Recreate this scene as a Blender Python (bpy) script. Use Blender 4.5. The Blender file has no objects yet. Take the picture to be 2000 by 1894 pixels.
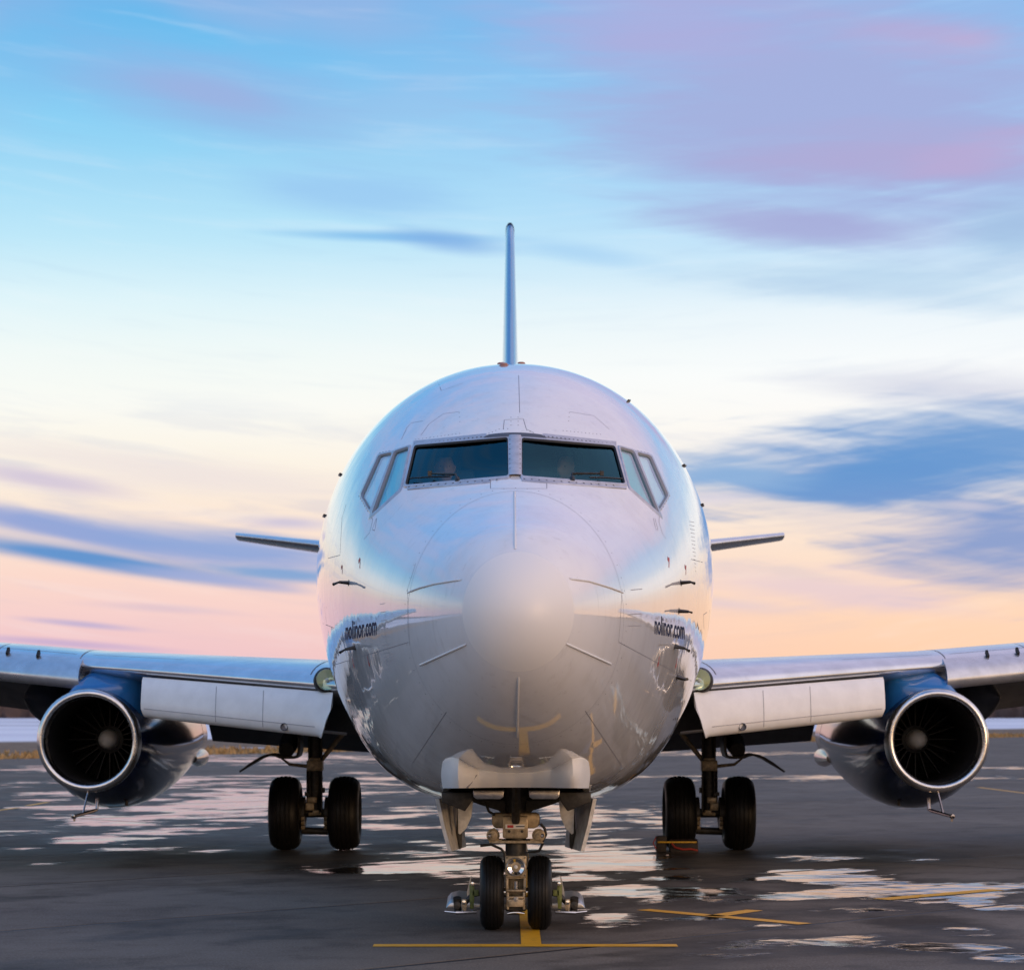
import bpy, bmesh, math, random
import numpy as np
from mathutils import Vector, Matrix
from mathutils.bvhtree import BVHTree

random.seed(7)
SC = bpy.context.scene
COL = SC.collection
R = math.radians

# ------------------------------------------------------------------ camera
F, PX0, PY0, CAMZ, CAMX = 4580.0, 987.6, 1398.0, 1.744, -0.083   # pixels of the 2000 px wide photograph
cam = bpy.data.cameras.new('camera')
camo = bpy.data.objects.new('camera', cam); COL.objects.link(camo)
camo.location = (CAMX, 0, CAMZ); camo.rotation_euler = (R(90), 0, 0)
cam.sensor_fit = 'HORIZONTAL'; cam.sensor_width = 36.0; cam.lens = 36.0 * F / 2000
cam.shift_x = (1000 - PX0) / 2000; cam.shift_y = (PY0 - 947) / 2000
cam.clip_start = 0.1; cam.clip_end = 20000
cam.dof.use_dof = True; cam.dof.focus_distance = 18.3; cam.dof.aperture_fstop = 4.0
SC.camera = camo
SC.render.resolution_x, SC.render.resolution_y = 1024, 969
SC.view_settings.view_transform = 'Standard'
SC.view_settings.look = 'None'
SC.view_settings.gamma = 1.0
SC.view_settings.exposure = 0.0
SC.cycles.use_denoising = True
SC.cycles.max_bounces = 5
SC.cycles.diffuse_bounces = 3
SC.cycles.glossy_bounces = 3
SC.cycles.transparent_max_bounces = 12


def lin(c):
    out = []
    for v in c[:3]:
        v = v / 255.0
        out.append(v / 12.92 if v <= 0.04045 else ((v + 0.055) / 1.055) ** 2.4)
    return tuple(out) + (1.0,)


# ------------------------------------------------------------------ node helper
class NT:
    def __init__(s, tree):
        s.t = tree; s.n = tree.nodes; s.l = tree.links

    def new(s, typ, **kw):
        n = s.n.new(typ)
        for k, v in kw.items():
            setattr(n, k, v)
        return n

    def put(s, sock, v):
        if isinstance(v, bpy.types.NodeSocket):
            s.l.new(v, sock)
        elif v is not None:
            sock.default_value = v

    def m(s, op, a, b=None, c=None, clamp=False):
        n = s.new('ShaderNodeMath', operation=op); n.use_clamp = clamp
        s.put(n.inputs[0], a)
        if b is not None: s.put(n.inputs[1], b)
        if c is not None: s.put(n.inputs[2], c)
        return n.outputs[0]

    def vm(s, op, a, b=None):
        n = s.new('ShaderNodeVectorMath', operation=op)
        s.put(n.inputs[0], a)
        if b is not None: s.put(n.inputs[1], b)
        return n.outputs['Value'] if op in ('LENGTH', 'DOT_PRODUCT', 'DISTANCE') else n.outputs[0]

    def mix(s, f, a, b, mode='MIX'):
        n = s.new('ShaderNodeMix', data_type='RGBA', blend_type=mode)
        s.put(n.inputs[0], f); s.put(n.inputs[6], a); s.put(n.inputs[7], b)
        return n.outputs[2]

    def rng(s, v, a, b, c=0.0, d=1.0, smooth=True):
        n = s.new('ShaderNodeMapRange', interpolation_type='SMOOTHSTEP' if smooth else 'LINEAR')
        s.put(n.inputs[0], v)
        for i, x in enumerate((a, b, c, d)): s.put(n.inputs[1 + i], x)
        return n.outputs[0]

    def noise(s, vec, scale, detail=4.0, rough=0.5, dist=0.0):
        n = s.new('ShaderNodeTexNoise')
        if vec is not None: s.put(n.inputs['Vector'], vec)
        n.inputs['Scale'].default_value = scale; n.inputs['Detail'].default_value = detail
        n.inputs['Roughness'].default_value = rough; n.inputs['Distortion'].default_value = dist
        return n.outputs['Fac']

    def comb(s, x, y, z):
        n = s.new('ShaderNodeCombineXYZ')
        for i, v in enumerate((x, y, z)): s.put(n.inputs[i], v)
        return n.outputs[0]

    def sep(s, v):
        n = s.new('ShaderNodeSeparateXYZ'); s.put(n.inputs[0], v)
        return n.outputs

    def ramp(s, f, stops):
        n = s.new('ShaderNodeValToRGB'); cr = n.color_ramp
        while len(cr.elements) > 1: cr.elements.remove(cr.elements[0])
        cr.elements[0].position = stops[0][0]; cr.elements[0].color = stops[0][1]
        for p, c in stops[1:]:
            e = cr.elements.new(p); e.color = c
        s.put(n.inputs[0], f)
        return n.outputs[0]


# ------------------------------------------------------------------ world: dusk sky with streaked cloud
SUN_AZ, SUN_EL = R(140), R(4.0)      # azimuth from +Y towards +X : low, to the right and behind the camera
world = bpy.data.worlds.new('World'); SC.world = world; world.use_nodes = True
W = NT(world.node_tree)
for n in list(W.n): W.n.remove(n)
wout = W.new('ShaderNodeOutputWorld'); wbg = W.new('ShaderNodeBackground')
W.l.new(wbg.outputs[0], wout.inputs[0])
dirv = W.new('ShaderNodeTexCoord').outputs['Generated']
dx, dy, dz = W.sep(dirv)
hl = W.m('MAXIMUM', W.m('SQRT', W.m('ADD', W.m('MULTIPLY', dx, dx), W.m('MULTIPLY', dy, dy))), 0.02)
hx, hy = W.m('DIVIDE', dx, hl), W.m('DIVIDE', dy, hl)
hh = W.m('DIVIDE', dz, hl)                     # tangent of the elevation
az = W.m('ARCTAN2', dx, dy)


def hpos(y):  # photograph row -> ramp position
    return max(0.0, min(1.0, (PY0 - y) / F * 1.6))


rampf = W.m('MULTIPLY', hh, 1.6, clamp=True)
Lst = [(1398, (234, 192, 204)), (1260, (240, 199, 203)), (1200, (245, 207, 204)), (1130, (250, 215, 203)), (1060, (250, 224, 208)), (980, (250, 232, 216)),
       (900, (251, 242, 228)), (800, (249, 249, 243)), (700, (240, 248, 246)), (600, (222, 243, 249)), (480, (188, 230, 248)), (300, (146, 212, 245)),
       (150, (116, 194, 240)), (0, (100, 180, 234)), (-700, (88, 170, 240)), (-1450, (98, 168, 236))]
Rst = [(1398, (255, 207, 170)), (1300, (255, 209, 175)), (1200, (255, 215, 186)), (1120, (252, 222, 200)), (1000, (252, 232, 215)), (880, (252, 246, 240)),
       (740, (251, 252, 252)), (620, (236, 245, 251)), (520, (206, 231, 249)), (420, (180, 218, 248)), (250, (156, 208, 248)), (60, (130, 190, 240)),
       (-300, (186, 190, 230)), (-900, (212, 204, 232)), (-1450, (206, 200, 230))]
colL = W.ramp(rampf, [(hpos(y), lin(c)) for y, c in Lst])
colR = W.ramp(rampf, [(hpos(y), lin(c)) for y, c in Rst])
glow = W.m('MULTIPLY_ADD', W.m('COSINE', W.m('SUBTRACT', az, SUN_AZ)), 0.5, 0.5)
mixLR = W.rng(hx, -0.17, 0.20)
sky = W.mix(mixLR, colL, colR)
# warm after-glow hugging the horizon round the sun's azimuth
gl = W.m('MULTIPLY', W.rng(glow, 0.40, .95), W.rng(hh, 0.19, 0.02))
sky = W.mix(W.m('MULTIPLY', gl, 0.85), sky, (1.9, 1.12, 0.50, 1))

warp = W.noise(W.comb(W.m('MULTIPLY', hx, 5.0), W.m('MULTIPLY', hy, 5.0), W.m('MULTIPLY', hh, 14.0)), 1.0, 3.0)
streakv = W.comb(W.m('MULTIPLY', hx, 9.0), W.m('MULTIPLY', hy, 9.0), W.m('MULTIPLY_ADD', hh, 75.0, W.m('MULTIPLY', hx, 7.0)))
streak = W.noise(streakv, 1.0, 5.0, 0.55, 0.4)
finev = W.comb(W.m('MULTIPLY', hx, 11.0), W.m('MULTIPLY', hy, 11.0), W.m('MULTIPLY', W.m('SUBTRACT', hh, W.m('MULTIPLY', W.m('MULTIPLY', hx, hx), .4)), 120.0))
fine = W.noise(finev, 1.0, 5.0, 0.6, 0.3)
wig = W.m('ADD', W.m('MULTIPLY', W.m('SUBTRACT', streak, 0.5), 1.5), W.m('MULTIPLY', W.m('SUBTRACT', fine, 0.5), 0.9))
# thin cirrus over the whole sky, and the bright high cloud sheet the low sun lights from the right
sky = W.mix(W.m('MULTIPLY', W.rng(fine, .5, .75), .13), sky, lin((250, 248, 250)))
sky = W.mix(W.m('MULTIPLY', W.rng(fine, .48, .28), .06), sky, lin((120, 160, 214)))
sheet = W.m('MULTIPLY', W.rng(glow, .35, .9), W.m('MULTIPLY', W.rng(hh, .10, .35), W.rng(hh, 2.2, .9)))
sky = W.mix(W.m('MULTIPLY', sheet, .85), sky, (1.18, 1.04, 1.10, 1))
sky = W.mix(W.rng(hh, 1.1, 3.0, 0.0, .85), sky, lin((66, 128, 200)))
# cloud that goes on all round the horizon
band = W.m('MULTIPLY', W.rng(hh, 0.03, 0.07), W.rng(hh, 0.16, 0.10))
gen = W.m('MULTIPLY', band, W.rng(streak, 0.50, 0.66))
sky = W.mix(W.m('MULTIPLY', gen, W.m('MULTIPLY_ADD', W.rng(hy, 0.9, 0.2), 0.55, 0.22)), sky, lin((150, 168, 214)))
bandh = W.rng(hh, 0.20, 0.32)
genh = W.m('MULTIPLY', bandh, W.rng(warp, 0.42, 0.66))
sky = W.mix(W.m('MULTIPLY', genh, 0.4), sky, lin((186, 176, 216)))


azh = W.comb(az, hh, 0.0)


def cloud(cx, cy, rx, ry, tilt, col, amt, soft=0.75, wob=1.0):
    global sky
    mp = W.new('ShaderNodeMapping', vector_type='TEXTURE')
    W.put(mp.inputs[0], azh)
    mp.inputs[1].default_value = ((cx - PX0) / F, (PY0 - cy) / F, 0); mp.inputs[2].default_value = (0, 0, -math.atan(tilt)); mp.inputs[3].default_value = (rx / F, ry / F, 1)
    d = W.m('MULTIPLY_ADD', wig, wob, W.vm('LENGTH', mp.outputs[0]))
    f = W.rng(d, 1.0 + soft * 0.35, 1.0 - soft, 0.0, amt)
    sky = W.mix(f, sky, lin(col))


# positions are directions read off the photograph: centre, half size, slope, colour
cloud(400, 190, 360, 95, .16, (148, 178, 226), .75, .9, .5)
cloud(420, 195, 150, 35, .2, (158, 174, 222), .6, .9, .5)
cloud(690, 380, 240, 50, .08, (150, 197, 240), .7, .9, .7)
cloud(760, 463, 250, 13, .02, (120, 184, 234), .8, .9, .25)
cloud(880, 472, 130, 24, .13, (124, 172, 228), .75, .9, .3)
cloud(1130, 495, 200, 26, .16, (160, 205, 242), .6, .9, .6)
cloud(1640, 235, 660, 285, .16, (163, 174, 220), .95, .7, .7)
cloud(1290, 60, 330, 90, .05, (174, 172, 220), .7, .9, .5)
cloud(1790, 95, 190, 50, .12, (182, 170, 214), .7, .9, .7)
cloud(1880, 108, 80, 24, .1, (190, 172, 212), .55, .9, .6)
cloud(1720, 320, 330, 70, .02, (176, 168, 212), .8, .9, .8)
cloud(1900, 320, 180, 40, -.15, (186, 169, 212), .65, .9, 1.2)
cloud(1560, 450, 330, 40, .08, (166, 170, 216), .8, .8, .5)
cloud(1960, 480, 130, 90, 0, (160, 192, 226), .7, .9, .5)
cloud(1720, 560, 420, 60, .1, (176, 208, 234), .6, .9, 1.0)
cloud(1880, 770, 330, 45, .05, (196, 200, 222), .6, .9, .9)
cloud(1880, 900, 520, 110, -.05, (98, 150, 208), .92, .8, 1.1)
cloud(1700, 950, 440, 95, .06, (96, 148, 208), .9, .8, 1.5)
cloud(1960, 1060, 320, 110, .14, (120, 150, 206), .9, .8, 1.2)
cloud(1430, 925, 160, 40, 0, (146, 180, 220), .8, .9, 1.2)
cloud(1880, 995, 70, 12, .1, (205, 200, 215), .75, .9, .5)
cloud(1390, 975, 110, 16, 0, (222, 214, 224), .75, .9, .8)
cloud(1600, 1150, 300, 40, .12, (222, 200, 216), .6, .9, 1.2)
cloud(1420, 1180, 160, 16, .1, (222, 202, 212), .6, .9, .8)
cloud(90, 945, 190, 26, .16, (200, 188, 216), .75, .9, .6)
cloud(330, 920, 420, 40, .12, (232, 220, 222), .6, .9, .8)
cloud(560, 1022, 130, 16, .05, (188, 184, 218), .7, .9, .8)
cloud(150, 1042, 350, 30, .17, (140, 160, 214), .95, .8, .5)
cloud(440, 1075, 350, 46, .12, (138, 164, 216), .95, .8, .8)
cloud(190, 1096, 380, 24, .15, (94, 146, 206), 1.0, .8, .4)
cloud(540, 1122, 180, 16, .07, (120, 162, 212), .9, .8, .5)
cloud(420, 1132, 200, 14, .12, (160, 172, 216), .85, .8, .5)
cloud(170, 1222, 130, 8, .09, (180, 170, 212), .75, .9, .3)
cloud(320, 1190, 160, 10, .06, (214, 190, 206), .6, .9, .5)
cloud(130, 1258, 240, 10, .07, (190, 168, 210), .75, .9, .3)
# a little of the physical twilight sky underneath it
nish = W.new('ShaderNodeTexSky', sky_type='NISHITA'); nish.sun_disc = False
nish.sun_elevation = SUN_EL; nish.sun_rotation = SUN_AZ
skyn = W.new('ShaderNodeMix', data_type='RGBA', blend_type='ADD')
W.put(skyn.inputs[0], 0.006); W.put(skyn.inputs[6], sky); W.put(skyn.inputs[7], nish.outputs[0])
W.put(wbg.inputs[0], skyn.outputs[2]); wbg.inputs[1].default_value = 1.0
world.cycles.sampling_method = 'MANUAL'; world.cycles.sample_map_resolution = 1024

sl = bpy.data.lights.new('sun', 'SUN'); sl.energy = 1.15; sl.angle = R(20); sl.color = (1.0, 0.62, 0.34)
slo = bpy.data.objects.new('sun', sl); COL.objects.link(slo)
sd = Vector((math.sin(SUN_AZ) * math.cos(SUN_EL), math.cos(SUN_AZ) * math.cos(SUN_EL), math.sin(SUN_EL)))
slo.rotation_euler = sd.to_track_quat('Z', 'Y').to_euler()

# ------------------------------------------------------------------ materials
MAT = {}


def mat(name, col=(.5, .5, .5), rough=.5, metal=0.0, spec=.5, coat=0.0, grain=0.0, gscale=30.0, bump=0.0, bscale=8.0, rvar=0.0, trans=0.0, emit=None):
    m = bpy.data.materials.new(name); m.use_nodes = True
    t = NT(m.node_tree); b = t.n['Principled BSDF']
    c4 = tuple(col) + (1.0,)
    b.inputs['Base Color'].default_value = c4; b.inputs['Roughness'].default_value = rough
    b.inputs['Metallic'].default_value = metal; b.inputs['Specular IOR Level'].default_value = spec
    b.inputs['Coat Weight'].default_value = coat; b.inputs['Coat Roughness'].default_value = 0.04
    b.inputs['Transmission Weight'].default_value = trans
    pos = t.new('ShaderNodeNewGeometry').outputs['Position']
    if grain or rvar:
        nz = t.noise(pos, gscale, 5.0, .6)
        if grain:
            dark = tuple(v * (1 - grain) for v in col) + (1.0,)
            lite = tuple(min(1, v * (1 + grain * .5)) for v in col) + (1.0,)
            t.put(b.inputs['Base Color'], t.mix(t.rng(nz, .3, .7), dark, lite))
        if rvar:
            t.put(b.inputs['Roughness'], t.rng(t.noise(pos, gscale * .37, 4.0), .3, .7, rough - rvar, rough + rvar, False))
    if bump:
        bp = t.new('ShaderNodeBump'); bp.inputs['Strength'].default_value = 1.0; bp.inputs['Distance'].default_value = bump
        t.put(bp.inputs['Height'], t.noise(pos, bscale, 3.0, .5)); t.put(b.inputs['Normal'], bp.outputs[0])
    MAT[name] = m
    return m


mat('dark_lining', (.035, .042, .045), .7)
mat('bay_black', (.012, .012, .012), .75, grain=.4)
mat('frame_metal', (.52, .52, .56), .34, .55, grain=.15, gscale=14)
mat('frame_dark', (.10, .10, .115), .4, .5)
mat('seal_black', (.01, .01, .01), .6)
mat('seal_grey', (.20, .205, .23), .5)
mat('rivet', (.07, .07, .085), .5, .3)
mat('seam', (.20, .20, .225), .6)
mat('strip_white', (.72, .72, .72), .3)
mat('strip_metal', (.55, .55, .56), .3, .8)
mat('probe_dark', (.06, .055, .05), .35, .8)
mat('red_mark', (.45, .03, .03), .5)
mat('letter_blue', (.012, .022, .075), .6, spec=.15)
mat('mark_grey', (.33, .33, .36), .5)
mat('wing_metal', (.70, .72, .75), .22, .9, grain=.10, gscale=3.0, rvar=.06)
mat('wing_paint', (.42, .43, .45), .42, .0, grain=.12, gscale=2.0)
mat('slat_metal', (.62, .63, .66), .32, .85, grain=.12, gscale=6.0, rvar=.08)
mat('krueger_paint', (.80, .80, .79), .34, grain=.06, gscale=5.0)
mat('fairing_white', (.84, .84, .83), .38, coat=.0, grain=.05, gscale=4.0)
mat('flap_dark', (.10, .10, .105), .55, grain=.25, gscale=4.0)
mat('navy', (.008, .024, .10), .12, spec=.3, coat=.12, grain=.1, bump=.0012, bscale=3.0)
mat('blue_paint', (.018, .15, .42), .16, coat=.8, grain=.08, gscale=5, bump=.002, bscale=3.0)
mat('fin_blue', (.10, .30, .60), .22, coat=.5)
mat('lip_metal', (.74, .73, .71), .27, 1.0, grain=.12, gscale=7.0, rvar=.06)
mat('duct_dark', (.012, .011, .011), .6, grain=.3)
mat('spinner_grey', (.72, .69, .65), .3, .0)
mat('vane_metal', (.016, .015, .014), .45, .3)
mat('exhaust_metal', (.42, .37, .34), .22, 1.0, grain=.2, gscale=5.0)
mat('tyre', (.007, .007, .0075), .5, spec=.3, grain=.35, gscale=18, rvar=.08)
mat('hub_grey', (.34, .33, .31), .45, .4, grain=.35, gscale=25)
mat('gear_tan', (.40, .32, .21), .42, .25, grain=.45, gscale=22, rvar=.1)
mat('gear_dark', (.035, .033, .030), .5, .2, grain=.5, gscale=20)
mat('gear_chrome', (.75, .74, .72), .12, 1.0)
mat('door_paint', (.60, .585, .55), .45, grain=.25, gscale=14)
mat('olive_paint', (.16, .19, .05), .5, grain=.3)
mat('deflector_metal', (.50, .50, .50), .3, .9, grain=.2)
mat('placard_white', (.70, .68, .64), .5)
mat('hose_black', (.015, .015, .015), .5)
mat('chock_black', (.03, .022, .018), .7, grain=.5)
mat('chock_yellow', (.62, .36, .02), .5, grain=.3)
mat('rope_red', (.35, .03, .02), .7)
mat('skin', (.56, .23, .15), .5)
mat('hair_dark', (.02, .014, .010), .6)
mat('shirt_white', (.55, .56, .58), .7)
mat('trousers_navy', (.015, .017, .03), .8)
mat('headset_black', (.012, .012, .012), .5)
mat('seat_fabric', (.05, .05, .06), .8)
mat('shade_pale', (.86, .90, .92), .6)
mat('teal_reflection', (.22, .60, .62), .6)  # panel colour that imitates the tinted reflection in the forward side windows
mat('beacon_red', (.30, .13, .09), .25)
mat('lamp_gold', (.82, .84, .58), .25, 1.0)
mat('antenna_white', (.6, .6, .6), .4)


def glass(name, tint, power=5.0, base=.035, rough=.015, coat=(1, 1, 1)):
    m = bpy.data.materials.new(name); m.use_nodes = True
    t = NT(m.node_tree); t.n.remove(t.n['Principled BSDF']); out = t.n['Material Output']
    tr = t.new('ShaderNodeBsdfTransparent'); tr.inputs[0].default_value = tint + (1,)
    gl_ = t.new('ShaderNodeBsdfGlossy'); gl_.inputs['Roughness'].default_value = rough; gl_.inputs['Color'].default_value = coat + (1,)
    lw = t.new('ShaderNodeLayerWeight'); lw.inputs[0].default_value = .5
    fr = t.m('MULTIPLY_ADD', t.m('POWER', lw.outputs['Facing'], power), .95, base)     # two-sided reflectance of a pane
    mx = t.new('ShaderNodeMixShader')
    t.l.new(fr, mx.inputs[0]); t.l.new(tr.outputs[0], mx.inputs[1]); t.l.new(gl_.outputs[0], mx.inputs[2])
    t.l.new(mx.outputs[0], out.inputs[0]); MAT[name] = m
    return m


glass('windshield_glass', (.70, .95, .97), 5.0, .04, .015, (.30, .80, .92))
glass('side_glass', (.70, .92, .93), 3.0, .05)
glass('lens_glass', (.86, .93, .90))

# airframe white paint: glossy, slightly rippled skin; the forward cap of the radome is matt
m = bpy.data.materials.new('white_paint'); m.use_nodes = True; MAT['white_paint'] = m
t = NT(m.node_tree); b = t.n['Principled BSDF']
pos = t.new('ShaderNodeNewGeometry').outputs['Position']; px_, py_, pz_ = t.sep(pos)
capd = t.m('SQRT', t.m('ADD', t.m('MULTIPLY', px_, px_), t.m('POWER', t.m('MULTIPLY', t.m('SUBTRACT', pz_, 2.43), .93), 2.0)))
capm = t.m('MULTIPLY', t.rng(capd, .372, .363), t.m('LESS_THAN', py_, 16.3))
grime = t.noise(t.comb(t.m('MULTIPLY', px_, 1.0), t.m('MULTIPLY', py_, 1.0), t.m('MULTIPLY', pz_, .35)), 4.0, 5.0, .6)
basec = t.mix(t.rng(grime, .45, .8), (.78, .78, .79, 1), (.70, .69, .685, 1))
streakn = t.noise(t.comb(t.m('MULTIPLY', px_, 16.0), t.m('MULTIPLY', py_, 16.0), t.m('MULTIPLY', pz_, 1.1)), 1.0, 4.0, .6)
basec = t.mix(t.m('MULTIPLY', t.rng(streakn, .56, .78), .30), basec, (.42, .40, .38, 1))
basec = t.mix(t.m('MULTIPLY', t.rng(t.noise(pos, 42.0, 3.0, .6), .70, .76), .5), basec, (.30, .28, .26, 1))
basec = t.mix(capm, basec, (.78, .775, .77, 1))
t.put(b.inputs['Base Color'], basec)
t.put(b.inputs['Roughness'], t.m('MULTIPLY_ADD', capm, .36, t.rng(grime, .3, .7, .035, .075, False)))
b.inputs['Specular IOR Level'].default_value = .5
b.inputs['IOR'].default_value = 1.55
t.put(b.inputs['Coat Weight'], t.m('MULTIPLY_ADD', capm, -.9, .9)); b.inputs['Coat Roughness'].default_value = .03
rip = t.m('ADD', t.noise(pos, 2.2, 2.0, .5), t.m('MULTIPLY', t.noise(t.comb(t.m('MULTIPLY', px_, 6.0), t.m('MULTIPLY', py_, 2.2), t.m('MULTIPLY', pz_, 1.1)), 1.2, 2.0, .5), .38))
bp = t.new('ShaderNodeBump'); bp.inputs['Distance'].default_value = .006
t.put(bp.inputs['Strength'], t.rng(py_, 16.0, 18.5, .15, 1.0)); t.put(bp.inputs['Height'], rip)
t.put(b.inputs['Normal'], bp.outputs[0]); t.put(b.inputs['Coat Normal'], bp.outputs[0])


# ------------------------------------------------------------------ mesh helpers
class MB:
    def __init__(s):
        s.v = []; s.f = []

    def add(s, vs, fs):
        o = len(s.v); s.v += [tuple(p) for p in vs]; s.f += [tuple(i + o for i in f) for f in fs]
        return s

    def grid(s, rows, closed=False):
        n = len(rows[0]); vs = [p for r in rows for p in r]; fs = []
        for i in range(len(rows) - 1):
            for j in range(n if closed else n - 1):
                k = (j + 1) % n
                fs.append((i * n + j, i * n + k, (i + 1) * n + k, (i + 1) * n + j))
        return s.add(vs, fs)

    def loft(s, rings, cap=True):
        s.grid(rings, True)
        if cap:
            n = len(rings[0]); o = len(s.v) - n * len(rings)
            s.f.append(tuple(o + j for j in range(n - 1, -1, -1)))
            s.f.append(tuple(o + (len(rings) - 1) * n + j for j in range(n)))
        return s

    def box(s, c, d, rot=None):
        pts = []
        for sx in (-1, 1):
            for sy in (-1, 1):
                for sz in (-1, 1):
                    p = Vector((sx * d[0] / 2, sy * d[1] / 2, sz * d[2] / 2))
                    if rot is not None: p = rot @ p
                    pts.append(p + Vector(c))
        return s.add(pts, [(0, 1, 3, 2), (4, 6, 7, 5), (0, 4, 5, 1), (2, 3, 7, 6), (0, 2, 6, 4), (1, 5, 7, 3)])

    def tube(s, path, r, n=10, cap=True):
        path = [Vector(p) for p in path]
        rs = r if isinstance(r, (list, tuple)) else [r] * len(path)
        rings = []; up = None
        for i, p in enumerate(path):
            tg = (path[min(i + 1, len(path) - 1)] - path[max(i - 1, 0)]).normalized()
            if up is None:
                up = Vector((0, 0, 1)) if abs(tg.z) < .9 else Vector((0, 1, 0))
            a = tg.cross(up).normalized(); bb = a.cross(tg).normalized(); up = bb
            rings.append([p + (a * math.cos(2 * math.pi * k / n) + bb * math.sin(2 * math.pi * k / n)) * rs[i] for k in range(n)])
        return s.loft(rings, cap)

    def lathe(s, c, axis, prof, n=32, cap=False):   # prof: (distance along axis, radius)
        ax = Vector(axis).normalized(); u = ax.orthogonal().normalized(); w = ax.cross(u); c = Vector(c)
        rings = [[c + ax * q + (u * math.cos(2 * math.pi * k / n) + w * math.sin(2 * math.pi * k / n)) * r for k in range(n)] for q, r in prof]
        return s.loft(rings, cap)

    def prism(s, poly, off):
        n = len(poly); off = Vector(off)
        vs = [Vector(p) for p in poly] + [Vector(p) + off for p in poly]
        fs = [tuple(range(n)), tuple(range(2 * n - 1, n - 1, -1))] + [(i, i + n, (i + 1) % n + n, (i + 1) % n) for i in range(n)]
        return s.add(vs, fs)

    def build(s, name, material, parent=None, off=(0, 0, 0), smooth=True, angle=35, bevel=0.0):
        me = bpy.data.meshes.new(name); o3 = Vector(off)
        me.from_pydata([Vector(p) - o3 for p in s.v], [], s.f); me.validate()
        bm = bmesh.new(); bm.from_mesh(me)
        bmesh.ops.recalc_face_normals(bm, faces=bm.faces[:])
        if bevel:
            ed = [e for e in bm.edges if len(e.link_faces) == 2 and e.calc_face_angle(0) > R(40)]
            bmesh.ops.bevel(bm, geom=ed, offset=bevel, segments=2, affect='EDGES', profile=.5, clamp_overlap=True)
        if smooth:
            for f in bm.faces: f.smooth = True
            for e in bm.edges:
                if len(e.link_faces) == 2 and e.calc_face_angle(0) > R(angle): e.smooth = False
        bm.to_mesh(me); bm.free()
        for mm in (material if isinstance(material, (list, tuple)) else [material]):
            me.materials.append(MAT[mm] if isinstance(mm, str) else mm)
        ob = bpy.data.objects.new(name, me); COL.objects.link(ob)
        if parent: ob.parent = parent
        return ob


def tag(o, label=None, cat=None, group=None, kind=None):
    if label: o['label'] = label
    if cat: o['category'] = cat
    if group: o['group'] = group
    if kind: o['kind'] = kind
    return o


def empty(name, loc):
    o = bpy.data.objects.new(name, None); COL.objects.link(o); o.location = loc; o.empty_display_size = .3
    return o


def at(x, y, d):      # photograph pixel at a known distance -> point
    return Vector((CAMX + (x - PX0) * d / F, d, CAMZ + (PY0 - y) * d / F))


def gnd(x, y):        # photograph pixel -> point on the ground
    d = F * CAMZ / (y - PY0)
    return Vector((CAMX + (x - PX0) * d / F, d, 0))


def proj(p):
    return PX0 + F * (p[0] - CAMX) / p[1], PY0 - F * (p[2] - CAMZ) / p[1]


EYE = Vector((CAMX, 0, CAMZ))


# ------------------------------------------------------------------ ground
def ellipse(t, vec, c, rx, ry):
    mp = t.new('ShaderNodeMapping', vector_type='TEXTURE'); t.put(mp.inputs[0], vec)
    mp.inputs[1].default_value = (c.x, c.y, 0); mp.inputs[3].default_value = (rx, ry, 1)
    return t.vm('LENGTH', mp.outputs[0])


m = bpy.data.materials.new('asphalt'); m.use_nodes = True; MAT['asphalt'] = m
t = NT(m.node_tree); b = t.n['Principled BSDF']
pos = t.new('ShaderNodeNewGeometry').outputs['Position']; gx, gy, gz = t.sep(pos)
PUD = [(455, 1565, 190, 46, 1.2), (330, 1524, 260, 16, .9), (120, 1552, 170, 10, .8), (180, 1578, 160, 9, .75), (120, 1500, 260, 8, .6), (740, 1525, 170, 30, .7), (560, 1480, 300, 12, .8),
       (690, 1650, 70, 14, .7), (860, 1688, 200, 30, 1.0), (760, 1600, 150, 45, .55), (980, 1630, 160, 40, .9), (1130, 1590, 110, 55, .8),
       (1160, 1680, 190, 40, 1.0), (1280, 1595, 110, 35, .75), (1390, 1620, 60, 14, .7), (1240, 1740, 220, 34, .85), (1360, 1718, 140, 22, 1.0),
       (1560, 1712, 200, 18, 1.15), (1640, 1745, 160, 14, 1.1), (1810, 1738, 240, 20, 1.0), (1930, 1768, 130, 14, 1.2), (1330, 1792, 170, 12, .9),
       (1500, 1806, 110, 10, .8), (1890, 1815, 80, 10, 1.2), (1700, 1776, 200, 10, 1.0), (1600, 1838, 220, 16, .85), (1850, 1852, 130, 12, .9), (1180, 1790, 110, 22, .8), (1960, 1872, 90, 12, 1.1), (1440, 1845, 220, 24, .75), (1560, 1672, 150, 9, .75),
       (1700, 1518, 520, 5, .95), (1900, 1498, 200, 5, .7), (1400, 1470, 300, 6, .7)]
best = None
flat = t.comb(gx, gy, 0.0)
for cx, cy, rx, ry, st in PUD:
    c = gnd(cx, cy); rX = rx * c.y / F; rY = (gnd(cx, cy - ry).y - gnd(cx, cy + ry).y) / 2
    f = t.m('SUBTRACT', st, ellipse(t, flat, c, rX, rY))
    best = f if best is None else t.m('SMOOTH_MAX', best, f, .25)
pn1 = t.noise(pos, .50, 6.0, .52, .5)
pn2 = t.noise(t.comb(t.m('MULTIPLY', t.m('ADD', gx, gy), .5), t.m('MULTIPLY', t.m('SUBTRACT', gy, gx), 1.6), 0.0), .8, 5.0, .6)
pf = t.m('ADD', t.m('MAXIMUM', best, -.8), t.m('ADD', t.m('MULTIPLY', t.m('SUBTRACT', pn1, .5), 4.4), t.m('MULTIPLY', t.m('SUBTRACT', pn2, .5), 2.6)))
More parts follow.
